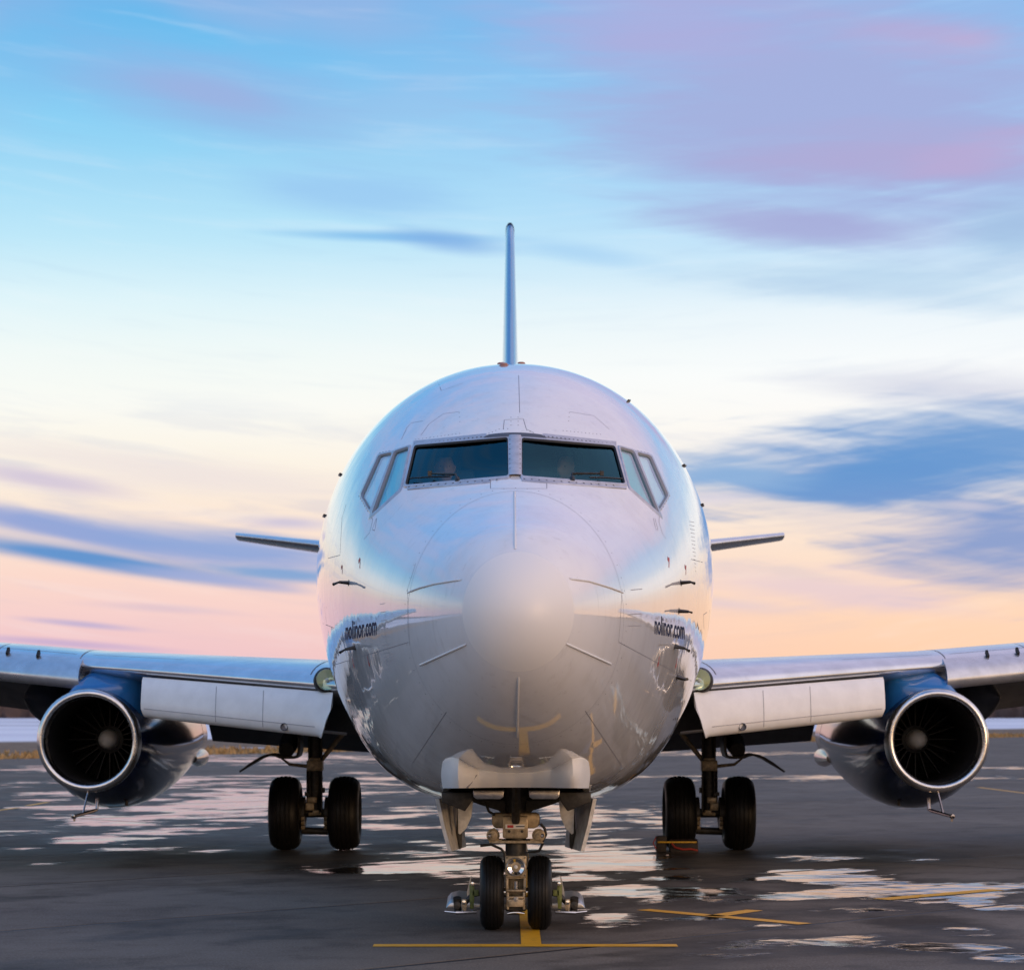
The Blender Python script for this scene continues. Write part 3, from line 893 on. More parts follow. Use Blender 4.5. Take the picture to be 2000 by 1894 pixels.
# lightning diverter strips on the radome
for P in ([(1005, 960), (1005, 985), (1005.5, 1020), (1006, 1072)], [(796, 1157), (820, 1148), (850, 1140), (901, 1132)], [(1113, 1130), (1150, 1135), (1190, 1147), (1217, 1157)],
          [(820, 1299), (911, 1258)], [(1106, 1257), (1194, 1297)], [(1012.5, 1321), (1011, 1380), (1010, 1440)]):
    mb = MB(); pts = [(p, skin_n(p.x, p.y)) for p in resample(P, 8)]; rows = []
    for i in range(len(pts)):
        loc, nrm = pts[i][1]; tg = (pts[min(i + 1, len(pts) - 1)][1][0] - pts[max(0, i - 1)][1][0]).normalized(); sd_ = tg.cross(nrm).normalized()
        e = .3 if i in (0, len(pts) - 1) else 1.0
        rows.append([loc + sd_ * a * .0075 + nrm * l * e for a, l in ((-1.1, -.001), (-.9, .006), (-.4, .010), (.4, .010), (.9, .006), (1.1, -.001))])
    mb.grid(rows); mb.build('diverter_strip', 'strip_white', fus, OFF, angle=50)


# pitot probes and vanes
def probe(base, tipl, tipr, up=10, out=.075, r=.008):
    mb = MB(); loc, nrm = skin_n(*base); head = loc + nrm * out
    d = head.y
    mb.tube([loc - nrm * .01, head], [.016, .011], 8)
    fwd = Vector((0, -1, 0)); a = at(tipl[0], tipl[1], d - .05); q = at(tipr[0], tipr[1], d - .02)
    mb.tube([q, head, head.lerp(a, .8), a], [r * .8, r, r * 1.3, r * 1.5], 8)
    loc2 = loc + nrm * .002
    mb.lathe(loc - nrm * .004, nrm, [(0, .026), (.005, .026), (.007, .02), (.007, .001)], 12)
    return mb.build('pitot_probe', 'probe_dark', fus, OFF)


probe((681, 1138), (651, 1141), (722, 1139)); probe((1330, 1138), (1356, 1139), (1291, 1137))
probe((693, 1264), (664, 1274), (712, 1266)); probe((1318, 1262), (1346, 1271), (1300, 1262))
probe((1326, 1193), (1351, 1196), (1316, 1192), r=.006); probe((1322, 1322), (1342, 1326), (1320, 1321), r=.008)
mb = MB()
for x, y0, y1 in ((703.5, 1091, 1110), (669, 1104, 1121), (1307, 1089, 1108), (1340, 1104, 1122)):
    ribbon([(x, y0), (x - .6, y1)], .012, .0012, mb, 3); ribbon([(x - 1.8, y0), (x - 1.8, y0 + 7)], .03, .0016, mb, 3)
for x, y0, y1, dxx in ((690, 1284, 1303, 4), (720, 1281, 1300, 4), (1286, 1281, 1300, -3), (1321, 1285, 1303, -3)):
    ribbon([(x - dxx * .5, y0), (x + dxx * .3, y1)], .012, .0012, mb, 3); ribbon([(x + dxx * .2, y1 - 7), (x + dxx * .4, y1)], .03, .0016, mb, 3)
tag(mb.build('red_markings', 'red_mark', fus, OFF), kind='stuff')


# website lettering on both sides of the nose
def lettering(text, quad):
    cu = bpy.data.curves.new('lettering', 'FONT'); cu.body = text; cu.resolution_u = 3; cu.offset = .02
    ob = bpy.data.objects.new('lettering_source', cu); COL.objects.link(ob)
    dg = bpy.context.evaluated_depsgraph_get(); me = bpy.data.meshes.new_from_object(ob.evaluated_get(dg))
    bpy.data.objects.remove(ob)
    bm = bmesh.new(); bm.from_mesh(me)
    bmesh.ops.triangulate(bm, faces=bm.faces[:]); bmesh.ops.subdivide_edges(bm, edges=bm.edges[:], cuts=3)
    xs_ = [v.co.x for v in bm.verts]; ys_ = [v.co.y for v in bm.verts]; x0, x1, y0, y1 = min(xs_), max(xs_), min(ys_), max(ys_)
    tl, tr, br, bl = [Vector(q) for q in quad]
    for v in bm.verts:
        a, c = (v.co.x - x0) / (x1 - x0), (v.co.y - y0) / (y1 - y0)
        p = bl.lerp(br, a).lerp(tl.lerp(tr, a), c)
        v.co = skin(p.x, p.y, .0015) - OFF
    bm.to_mesh(me); bm.free(); me.materials.clear(); me.materials.append(MAT['letter_blue'])
    o = bpy.data.objects.new('lettering', me); COL.objects.link(o); o.parent = fus
    return o


lettering('nolinor.com', [(675, 1214), (735.5, 1202), (735.5, 1240), (675, 1250)])
lettering('nolinor.com', [(1278.5, 1200), (1337, 1213), (1337, 1249), (1278.5, 1238)])

# wipers
for piv, knee, tip0, tip1 in (((894, 939), (843, 931), (803, 937), (880, 934)), ((1117, 938), (1172, 931), (1150, 936), (1213, 938))):
    mb = MB(); p0 = skin(piv[0], piv[1], .005); p1 = skin(piv[0] - 2, piv[1] - 6, .03); p2 = skin(knee[0], knee[1], .03)
    mb.lathe(p0, (p1 - p0), [(-.02, .022), (.015, .022), (.03, .014), (.03, .001)], 10)
    mb.tube([p0, p1, p2], [.013, .010, .007], 6)
    mb.tube([skin(tip0[0], tip0[1], .016), skin((tip0[0] + tip1[0]) / 2, (tip0[1] + tip1[1]) / 2, .02), skin(tip1[0], tip1[1], .016)], .007, 6)
    mb.box(p2, (.03, .03, .035))
    mb.build('wiper', 'probe_dark', fus, OFF)

# little antennas, beacons and handles on the skin
for x, d in ((977, 21.0), (981, 20.2), (1019, 21.0)):
    q, n = near((CAMX + (x - PX0) * d / F, d, 5.0)); mb = MB()
    mb.lathe(q - n * .02, n, [(0, .045), (.022, .045), (.026, .036), (.038, .03), (.042, .018), (.043, .001)], 16); mb.build('crown_beacon', 'beacon_red', fus, OFF)
for x, y, dxx, dyy in ((1226, 784, 10, 8), (1334, 909, 4, 5), (1371, 985, 5, 12), (664, 925, 5, 3), (632, 1005, 5, 9)):
    loc, nrm = skin_n(x, y)
    if loc is None:
        q = at(x, y, 20.6); loc, nrm = near(q)
    mb = MB(); l2, n2 = near(loc + Vector((0, .25, 0))); mb.tube([loc - nrm * .01, loc + nrm * .012, l2 + n2 * .012, l2 - n2 * .01], .010, 6); mb.build('skin_fitting', 'probe_dark', fus, OFF)

# nose wheel bay with its flared forward fairing
UP = [(205, 168), (230, 142), (290, 130), (350, 142), (430, 190), (530, 240), (700, 266), (855, 272), (1000, 266), (1180, 236), (1280, 186), (1360, 146), (1430, 128), (1480, 142), (1508, 168)]
up = [(820 + x * .2185, 1450 + y * .2185) for x, y in UP]
up = resample(up, 5)
mb = MB(); rows = []
for p in up:
    a = skin(p.x, p.y, .002); a2 = skin(p.x, p.y, -.02)
    edge = abs(p.x - 1007) / 143
    lobe = math.exp(-((edge - .72) / .24) ** 2)
    bot = at(p.x, 1538.2 - .9 * math.cos((p.x - 1007) / 60), a.y + .15 - .03 * lobe + .16 * max(0, edge - .85) / .15)
    row = [a2, a]
    for k in range(1, 11):
        tt = k / 10; q = a.lerp(bot, tt); q.y -= (.015 + .05 * lobe) * math.sin(math.pi * min(1, tt * .92)) * (1 - edge ** 8)
        q.x += (-1 if p.x < 1007 else 1) * .012 * math.sin(math.pi * tt) * edge ** 3
        row.append(q)
    row.append(row[-1] + Vector((0, .03, .012)))
    rows.append(row)
mb.grid(rows)
for row in (rows[0], rows[-1]):      # side walls running aft along the bay
    sx = -1 if row[0].x < 0 else 1; back = []
    for k, q in enumerate(row[1:-1]):
        s2 = 1.6; bq = Vector((sx * .60, 19.4, 1.16 + .1 * (1 - k / 10))); back.append(bq)
    mb.grid([row[1:-1], back])
mb.build('wheel_bay_fairing', 'fairing_white', fus, OFF, angle=50)
for sx in (-1, 1):
    P = [(1007 + sx * x, y) for x, y in ((72, 1504), (78, 1514), (86, 1526), (95, 1538))]
    mb = MB(); mb.tube([skin(P[0][0], P[0][1], .01)] + [at(x, y, skin(P[0][0], P[0][1]).y - .05) for k, (x, y) in enumerate(P[1:])], .008, 6); mb.build('fairing_seam', 'seam', fus, OFF)
mb = MB()
for sx in (-.56, .53): mb.prism([Vector((sx, y, z)) for y, z in ((17.66, 1.36), (18.2, 1.235), (19.2, 1.13), (20.22, 1.07), (20.22, 1.93), (17.66, 1.93))], (.03, 0, 0))
mb.box((0, 17.72, 1.58), (1.06, .03, .70)); mb.box((0, 20.2, 1.48), (1.06, .03, .86)); mb.box((0, 18.95, 1.93), (1.12, 2.5, .03))
mb.build('wheel_bay', 'bay_black', fus, OFF, smooth=False)
for sx in (-1, 1):
    mb = MB(); c = Vector((sx * .215, 18.05, 1.145))
    mb.prism([c + Vector((x, 0, z)) for x, z in ((-.12, .03), (.12, .03), (.115, -.025), (.09, -.04), (-.09, -.04), (-.115, -.025))], (0, .45, 0)); mb.build('bay_light_pan', 'deflector_metal', fus, OFF, bevel=.008)
    mb = MB(); mb.prism([Vector((sx * x, 18.3, z)) for x, z in ((.585, 1.15), (.33, 1.15), (.345, 1.08), (.40, 1.0), (.47, 1.03), (.58, 1.07))], (0, .5, 0)); mb.build('door_hinge_bracket', 'gear_dark', fus, OFF, bevel=.01)


# ------------------------------------------------------------------ wings
def interp(T, x):
    return float(np.interp(x, [a[0] for a in T], [a[1] for a in T]))


YLE = [(0.6, 24.3), (1.85, 25.0), (4.2, 26.6), (4.83, 27.02), (6.5, 27.9), (14.17, 32.1)]
YTE = [(0.6, 31.6), (4.83, 31.7), (14.17, 33.75)]
ZLE = [(0.6, 1.93), (1.85, 2.06), (4.2, 2.26), (4.83, 2.31), (6.5, 2.47), (14.17, 3.28)]
TC = [(0.6, .092), (1.85, .085), (4.2, .082), (4.83, .082), (6.5, .086), (14.17, .1)]


def airfoil(yl, c, zl, t, n=26, inc=0.0):
    up_, lo = [], []
    for k in range(n + 1):
        x = (1 - math.cos(math.pi * k / n)) / 2; th = 5 * t * (.2969 * math.sqrt(x) - .126 * x - .3516 * x * x + .2843 * x ** 3 - .1036 * x ** 4)
        cam_ = .004 * (1 - (2 * x - 1) ** 2)
        up_.append((yl + x * c, zl + (cam_ + th * 1.05) * c - inc * x * c)); lo.append((yl + x * c, zl + (cam_ - th * .95) * c - inc * x * c))
    return up_[::-1] + lo[1:-1]


def wing_sec(x):
    yl = interp(YLE, x); return airfoil(yl, interp(YTE, x) - yl, interp(ZLE, x), interp(TC, x))


for S in (-1, 1):
    mb = MB(); rings = []
    for x in list(np.linspace(.9, 1.85, 5)) + list(np.linspace(2.2, 4.83, 12)) + list(np.linspace(5.2, 6.5, 4)) + list(np.linspace(7.5, 14.17, 8)):
        rings.append([Vector((S * x, y, z)) for y, z in wing_sec(x)])
    wing = mb.loft(rings).build('wing', 'wing_metal', plane, OFF, angle=50)
    # krueger flap folded out under the inboard leading edge
    mb = MB(); rings = []
    for i, x in enumerate(np.linspace(1.93, 4.20, 15)):
        yl, zl = interp(YLE, x) - .02, interp(ZLE, x) - .10 + .0
        hgt = .47 - .035 * (x - 1.93) / 2.27
        prof = [(.04, .03), (-.03, -.01), (-.09, -.16), (-.12, -.27), (-.125, -.36), (-.105, -.42), (-.06, -.455), (-.01, -.462), (.02, -.445), (.02, -.42), (-.03, -.40), (-.06, -.34), (-.055, -.24), (-.02, -.12), (.04, -.04)]
        ring = []
        for dyy, dzz in prof:
            xx = x
            if i == 0: xx = x + max(0, -dzz - .12) * .42 * (1 if dzz > -.34 else .85)
            if i == 14: xx = x - .03 * max(0, (-dzz - .36)) / .1
            ring.append(Vector((S * xx, yl + dyy, zl + dzz * hgt / .47)))
        rings.append(ring)
    kr = mb.loft(rings).build('krueger_flap', 'krueger_paint', wing, OFF, angle=40)
    xk = 2.47; mb = MB(); c = Vector((S * xk, interp(YLE, xk) - .155, interp(ZLE, xk) - .485))
    mb.lathe(c, (0, -1, .12), [(-.03, .040), (.008, .042), (.012, .038), (.010, .034), (-.015, .032), (-.016, .001)], 18); mb.build('krueger_fitting', 'frame_dark', wing, OFF)
    for xs0 in (3.28, 2.72):
        mb = MB(); row = []
        for dyy, dzz in ((-.03, -.01), (-.09, -.16), (-.12, -.27), (-.125, -.36), (-.105, -.42)):
            hg = (.47 - .035 * (xs0 - 1.93) / 2.27) / .47
            row.append([Vector((S * (xs0 + q), interp(YLE, xs0 + q) - .0225 + dyy, interp(ZLE, xs0 + q) - .10 + dzz * hg)) for q in (-.004, .004)])
        mb.grid(row).build('krueger_seam', 'mark_grey', wing, OFF)
    mb = MB(); mb.grid([[Vector((S * x, interp(YLE, x) - .1485, interp(ZLE, x) - .10 + q * (.47 - .035 * (x - 1.93) / 2.27) / .47)) for q in (-.352, -.360)] for x in np.linspace(2.12, 4.16, 12)]).build('krueger_seam', 'mark_grey', wing, OFF)
    # inner end fairing rod and leading edge trim
    mb = MB(); mb.tube([at(630, 1428, 25.2) if S < 0 else at(1377, 1426, 25.2), at(676, 1433, 25.4) if S < 0 else at(1330, 1431, 25.4)], .018, 6); mb.build('seal_strip', 'strip_metal', wing, OFF)
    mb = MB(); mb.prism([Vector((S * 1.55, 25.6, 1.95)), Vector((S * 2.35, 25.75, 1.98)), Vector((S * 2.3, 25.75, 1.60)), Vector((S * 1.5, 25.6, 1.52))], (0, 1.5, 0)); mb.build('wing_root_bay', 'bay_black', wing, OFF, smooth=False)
    # landing light in the wing root
    xl = 2.0; c = Vector((S * xl, interp(YLE, xl) + .045, interp(ZLE, xl) + .055)); ax = Vector((S * -.1, -1, .1)).normalized()
    mb = MB(); mb.lathe(c + ax * -.10, ax, [(0, .145), (.10, .14), (.13, .132), (.135, .118), (.10, .11), (.02, .10)], 28); mb.build('landing_light_housing', 'seal_black', wing, OFF)
    mb = MB(); mb.lathe(c + ax * -.02, ax, [(0, .001), (.012, .045), (.04, .085), (.085, .112)], 28); mb.build('landing_light_reflector', 'lamp_gold', wing, OFF)
    mb = MB(); mb.lathe(c + ax * .085, ax, [(0, .118), (.016, .112), (.026, .07), (.03, .001)], 28); mb.build('landing_light_lens', 'lens_glass', wing, OFF)
    mb = MB(); mb.lathe(c + ax * .0, ax, [(0, .02), (.05, .02), (.06, .001)], 12); mb.build('landing_light_bulb', 'strip_white', wing, OFF)
    # slats along the outboard leading edge
    for x0, x1 in ((4.98, 8.2), (8.24, 11.1), (11.14, 13.9)):
        mb = MB(); rings = []
        for x in np.linspace(x0, x1, 6):
            yl, zl = interp(YLE, x) - .24, interp(ZLE, x) - .13; sc_ = 1.0 - .035 * (x - 5)
            prof = [(.46, .235), (.30, .205), (.16, .15), (.06, .075), (.01, .0), (0, -.05), (.02, -.10), (.07, -.135), (.13, -.14), (.12, -.10), (.10, -.02), (.15, .06), (.28, .16), (.46, .215)]
            rings.append([Vector((S * x, yl + a * sc_, zl + q * sc_)) for a, q in prof])
        mb.loft(rings).build('slat', 'slat_metal', wing, OFF, angle=40)
    mb = MB()
    for x in (5.55, 5.95, 6.45, 6.9, 7.5, 8.2):
        yl, zl = interp(YLE, x) + .03, interp(ZLE, x) + .085
        mb.box((S * x, yl, zl), (.03, .12, .05), Matrix.Rotation(R(35), 3, 'X'))
    tag(mb.build('slat_track_slots', 'bay_black', wing, OFF, smooth=False), kind='stuff')
    # seams on the upper leading edge skin
    mb = MB()

    def wrib(x_a, f_a, x_b, f_b, w=.012, n=16):
        row = []
        for k in range(n + 1):
            x = x_a + (x_b - x_a) * k / n; f = f_a + (f_b - f_a) * k / n; sec = wing_sec(x)[:27][::-1]
            ys_ = [q[0] for q in sec]; yl = ys_[0]; y = yl + f * (ys_[-1] - yl); z = float(np.interp(y, ys_, [q[1] for q in sec]))
            row.append(Vector((S * x, y, z + .004)))
        g = []
        for k, q in enumerate(row):
            tg = (row[min(k + 1, n)] - row[max(k - 1, 0)]).normalized(); sd_ = tg.cross(Vector((0, -.4, 1))).normalized() * w / 2; g.append([q - sd_, q + sd_])
        mb.grid(g)
    wrib(5.02, .0, 5.02, .3); wrib(2.2, .002, 2.0, .25); wrib(3.75, .07, 4.9, .07, .008); wrib(5.1, .06, 9, .06, .010); wrib(6.1, .0, 6.1, .2, .008)
    tag(mb.build('panel_seam', 'seam', wing, OFF), kind='stuff')
    # flaps hanging behind the wing
    for nm, x0, x1, z0, z1 in (('flap', 1.75, 4.12, 1.23, 1.40), ('flap', 5.35, 9.6, 1.66, 2.18)):
        mb = MB(); rings = []
        for x in np.linspace(x0, x1, 4):
            tt = (x - x0) / (x1 - x0); yb = interp(YTE, x); zb = z0 + (z1 - z0) * tt
            prof = [(-.55, .62), (-.40, .60), (.1, .30), (.62, .0), (.66, .02), (.2, .42), (-.2, .68), (-.45, .70)]
            rings.append([Vector((S * x, yb + a, zb + q * .95)) for a, q in prof])
        mb.loft(rings).build(nm, 'flap_dark', wing, OFF, angle=40)
    # flap track fairings
    for x, zc, ln in ((6.25, 1.86, 1.0), (8.9, 2.2, .85)):
        mb = MB(); rings = []
        for k in range(13):
            q = k / 12; r = max(.02, math.sin(math.pi * (.005 + .97 * q))) ** .8; y = interp(YTE, x) - 2.0 * ln + 3.4 * ln * q; zz = zc + .12 - .5 * max(0, q - .55)
            rings.append([Vector((S * x + .15 * ln * r * math.cos(a), y, zz + .34 * ln * r * math.sin(a))) for a in (2 * math.pi * j / 18 for j in range(18))])
        mb.loft(rings).build('flap_track_fairing', 'flap_dark', wing, OFF, angle=60)
    # belly to wing fairing
    mb = MB(); rings = []
    for y, r in ((24.2, .05), (24.7, .5), (25.5, .9), (27, 1), (30.5, 1), (32.5, .6), (33.5, .05)):
        rings.append([Vector((S * (.9 + .98 * r * math.cos(a)), y, 1.80 + .55 * r * math.sin(a))) for a in (2 * math.pi * j / 24 for j in range(24))])
    mb.loft(rings).build('wing_root_fairing', 'wing_paint', wing, OFF, angle=60)

# ------------------------------------------------------------------ engines
EX, EY, EZ = 4.83, 26.62, 1.465


def dof_ring(S, t, rx, rz, dz, n=48, dxx=0.0):
    return [Vector((S * (EX + dxx) + rx * math.cos(2 * math.pi * k / n), EY + t, EZ + dz + rz * math.sin(2 * math.pi * k / n))) for k in range(n)]


for S in (-1, 1):
    nac = [(.16, .592, .592, 0), (.25, .603, .606, -.003), (.5, .630, .640, -.02), (.9, .655, .69, -.05), (1.5, .672, .735, -.085), (2.3, .675, .75, -.10), (3.2, .665, .735, -.095), (4.2, .635, .69, -.075), (5.0, .60, .63, -.05), (5.7, .555, .57, -.02), (6.05, .535, .54, -.005)]
    mb = MB(); eng = mb.loft([dof_ring(S, *q) for q in nac], False).build('engine', 'navy', plane, OFF, angle=60)
    tag(eng, 'glossy navy blue engine nacelle with polished intake ring')
    mb = MB(); lipp = [(.16, .593), (.11, .594), (.07, .590), (.035, .580), (.012, .564), (.001, .545), (.002, .527), (.014, .510), (.04, .497), (.085, .490), (.14, .487), (.2, .487)]
    mb.grid([dof_ring(S, t_, r, r, 0) for t_, r in lipp], True); mb.build('intake_lip', 'lip_metal', eng, OFF, angle=60)
    mb = MB(); mb.grid([dof_ring(S, t_, r, r, 0) for t_, r in ((.2, .4865), (.6, .485), (1.1, .498), (1.75, .512), (2.1, .512))] + [dof_ring(S, 2.1, .01, .01, 0)], True); mb.build('intake_duct', 'duct_dark', eng, OFF, angle=50)
    c = Vector((S * EX, EY + 1.22, EZ))
    mb = MB(); mb.lathe(c, (0, 1, 0), [(-.02, .001), (-.015, .03), (.01, .065), (.05, .093), (.11, .112), (.2, .122), (.26, .125)], 28); mb.build('spinner', 'spinner_grey', eng, OFF)
    mb = MB(); mb.lathe(c, (0, 1, 0), [(.26, .125), (.27, .165), (.4, .175), (.8, .18)], 28); mb.build('fan_hub', 'vane_metal', eng, OFF)
    base = None
    for k in range(20):
        a = 2 * math.pi * k / 20; u = Vector((math.cos(a), 0, math.sin(a))); w = Vector((-math.sin(a), 0, math.cos(a)))
        mb = MB(); mb.prism([c + Vector((0, .28, 0)) + u * .12 + w * q + Vector((0, p, 0)) for q, p in ((-.004, 0), (.004, 0), (.008, .16), (.001, .17))], u * .38)
        mb.build('guide_vane', 'vane_metal', eng, OFF, smooth=False)
    for k in range(30):
        a = 2 * math.pi * (k + .5) / 30; u = Vector((math.cos(a), 0, math.sin(a))); w = Vector((-math.sin(a), 0, math.cos(a)))
        mb = MB(); q0, q1 = c + u * .17 + Vector((0, .55, 0)), c + u * .50 + Vector((0, .55, 0))
        mb.add([q0 - w * .012, q0 + w * .012 + Vector((0, .07, 0)), q1 + w * .05 + Vector((0, .05, 0)), q1 - w * .03], [(0, 1, 2, 3)])
        mb.build('fan_blade', 'vane_metal', eng, OFF, smooth=False)
    mb = MB(); mb.grid([dof_ring(S, t_, r, r, 0) for t_, r in ((6.05, .536), (6.3, .52), (6.9, .47), (7.35, .43), (7.35, .40), (6.6, .38), (6.6, .01))], True); mb.build('exhaust_nozzle', 'exhaust_metal', eng, OFF, angle=40)
    for q in (-1, 1):
        mb = MB(); rings = []
        for k in range(9):
            f = k / 8; r = math.sin(math.pi * (.08 + .84 * f)) ** .6
            rings.append([Vector((S * EX + q * (.50 - .1 * f) + .11 * r * math.cos(a), EY + 5.3 + 2.0 * f, EZ - .30 + .13 * r * math.sin(a))) for a in (2 * math.pi * j / 12 for j in range(12))])
        mb.loft(rings).build('reverser_fairing', 'exhaust_metal', eng, OFF, angle=60)
    # pylon fairing blending the nacelle into the wing
    mb = MB(); rings = []
    for y, zt_, xo, xi in ((26.80, 2.062, 4.98, 4.66), (26.86, 2.10, 5.03, 4.50), (26.94, 2.155, 5.02, 4.38), (27.03, 2.215, 4.96, 4.30), (27.14, 2.27, 4.91, 4.265), (27.35, 2.32, 4.89, 4.26), (28.2, 2.34, 4.88, 4.28), (29.5, 2.25, 4.88, 4.42), (30.8, 2.05, 4.87, 4.6), (31.8, 1.93, 4.86, 4.76)):
        circ = lambda x: EZ + math.sqrt(max(.0, .57 ** 2 - (x - EX) ** 2))
        xa, xb = min(xo + .12, EX + .5), max(xi - .03, EX - .567)
        zm_ = circ(xa) * .4 + zt_ * .6; zc_ = circ(xb)
        ring = [(xa, circ(xa)), (xa * .5 + xo * .5 - .02, zm_), (xo, zt_ - .035), (xo - .05, zt_ - .006), (xo - .12, zt_), (xi + .12, zt_), (xi + .05, zt_ - .008), (xi, zt_ - .04), (xi - .005, zc_ * .5 + zt_ * .5), (xb, zc_)]
        ring += [(xb + (xa - xb) * j / 7, circ(xb + (xa - xb) * j / 7)) for j in range(1, 7)]
        rings.append([Vector((S * x, y, z)) for x, z in ring])
    mb.loft(rings).build('pylon', 'blue_paint', eng, OFF, angle=65)
    # gravel protection air tube below the intake
    mb = MB(); lo = Vector((S * (EX - .0), EY + .05, EZ - .57))
    e0 = Vector((S * (EX - .07), EY + .25, EZ - .66)); e1 = Vector((S * (EX - .07), EY + .2, EZ - .79)); e2 = Vector((S * (EX + .09), EY - .32, EZ - .845))
    mb.tube([e0, e1, e1 + Vector((S * .02, -.06, -.01)), e2], [.019, .019, .021, .018], 8)
    mb.lathe(e2, (S * .2, -.75, -.05), [(-.03, .018), (0, .027), (.03, .027), (.035, .01)], 10)
    mb.tube([lo, Vector((S * (EX + .03), EY - .12, EZ - .82))], .012, 6)
    mb.box(e2 + Vector((0, 0, -.035)), (.02, .03, .04))
    mb.build('vortex_dissipator', 'exhaust_metal', eng, OFF)
    mb = MB(); mb.lathe((S * (EX - .25), EY + 1.2, EZ - .70), (0, 0, -1), [(0, .022), (.08, .018), (.085, .001)], 8); mb.build('drain_mast', 'probe_dark', eng, OFF)

# ------------------------------------------------------------------ tail
mb = MB(); rings = []
for k in range(15):
    f = k / 14; z = 4.6 + (11.14 - 4.6) * f; yl = 37.6 + 7.3 * f; c = 6.8 - 4.9 * f; th = (.42 - .26 * f) / c
    rings.append([Vector((z_ - 0, y, z)) for y, z_ in airfoil(yl, c, 0, th, 18)])
    for q in range(len(rings[-1])):      # symmetric section
        y, x = rings[-1][q].y, rings[-1][q].x
    n = 18; sym = []
    for i in range(2 * n):
        x01 = (1 - math.cos(math.pi * (n - i if i <= n else i - n) / n)) / 2
        h_ = 5 * th * c * (.2969 * math.sqrt(x01) - .126 * x01 - .3516 * x01 ** 2 + .2843 * x01 ** 3 - .1036 * x01 ** 4)
        sym.append(Vector(((h_ if i <= n else -h_), yl + x01 * c, z)))
    rings[-1] = sym
fin = mb.loft(rings).build('vertical_fin', 'fin_blue', plane, OFF, angle=60)
mb = MB(); top = rings[-1]; mb.loft([[Vector((p.x * q + 0, p.y, p.z + dzz)) for p in top] for q, dzz in ((1.06, -.16), (1.06, .0), (1.0, .03), (.85, .045))]); mb.build('fin_tip', 'letter_blue', fin, OFF, angle=60)
mb = MB(); rings = []
for k in range(8):
    f = k / 7; y = 33.5 + 5 * f; h_ = .02 + .75 * f ** 2
    rings.append([Vector((x * (.07 + .05 * f), y, 4.9 + h_ * zz)) for x, zz in ((-1, -.3), (-.8, .5), (0, 1), (.8, .5), (1, -.3))])
mb.loft(rings).build('dorsal_fin', 'white_paint', fin, OFF, angle=60)
for S in (-1, 1):
    mb = MB(); rings = []
    for k in range(9):
        f = k / 8; x = .35 + 4.95 * f; rings.append([Vector((S * x, y, z)) for y, z in airfoil(41.6 + 3.65 * f, 4.0 - 2.5 * f, 4.43 + .80 * f, .095, 18)])
    mb.loft(rings).build('horizontal_stabilizer', 'wing_metal', plane, OFF, angle=60)


# ------------------------------------------------------------------ landing gear
def tyre(c, r, w, parent, groove=4):
    h = w / 2; prof = [(-h * .50, r * .50), (-h * .80, r * .58), (-h * .96, r * .68)]
    gs = [(-.42 + .84 * k / (groove - 1)) for k in range(groove)]
    for k in range(61):
        q = -1 + 2 * k / 60; rr = .70 + .30 * (max(0, 1 - abs(q) ** 2.5)) ** .42
        if min(abs(q - g) for g in gs) < .03: rr -= .016
        prof.append((q * h, r * rr))
    prof += [(h * .96, r * .68), (h * .80, r * .58), (h * .50, r * .50)]
    mb = MB(); mb.lathe(c, (1, 0, 0), prof, 56)
    for i, v in enumerate(mb.v):          # flattened where it carries the load
        if v[2] < .012: mb.v[i] = (v[0], v[1], .002 + max(0, v[2]) * .2)
    t_ = mb.build('tyre', 'tyre', parent, OFF, angle=28)
    for sx in (-1, 1):
        mb = MB(); mb.lathe(c, (sx, 0, 0), [(h * .5, r * .54), (h * .62, r * .52), (h * .5, r * .44), (h * .35, r * .36), (h * .4, r * .2), (h * .55, r * .17), (h * .57, .001)], 28); mb.build('wheel_hub', 'hub_grey', parent, OFF)
    return t_


def zx(x): return (x - 855) * .000916


def zz4(y): return 1.526 - .000916 * y


GY = 19.2
mb = MB(); mb.tube([(0, GY, .50), (0, GY, 1.75)], .085, 20); mb.tube([(0, GY, .60), (0, GY, .70)], .066, 20); mb.tube([(0, GY, 1.05), (0, GY, 1.16)], .11, 20)
mb.tube([(-.30, GY, 1.10), (.30, GY, 1.10)], .045, 12); mb.tube([(0, GY - .05, .78), (0, GY - 1.1, 1.55)], .035, 10)
for sx in (-1, 1): mb.prism([Vector((sx * x, GY + .02, z)) for x, z in ((.04, 1.14), (.36, 1.12), (.37, 1.05), (.30, 1.02), (.14, .97), (.10, .93), (.04, .93))], (0, .16, 0))
ng = mb.build('nose_gear', 'gear_dark', plane, OFF)
for sx in (-1, 1): tyre((sx * .195, GY, .303), .303, .197, ng, 4)
mb = MB(); mb.tube([(-.26, GY, .303), (.26, GY, .303)], .04, 14); mb.build('axle', 'gear_chrome', ng, OFF)
mb = MB(); mb.tube([(0, GY, .36), (0, GY, .60)], .06, 20); mb.build('oleo_piston', 'gear_chrome', ng, OFF)
mb = MB(); mb.box((0, GY, .33), (.15, .13, .20)); mb.build('axle_fork', 'gear_tan', ng, OFF, bevel=.02)
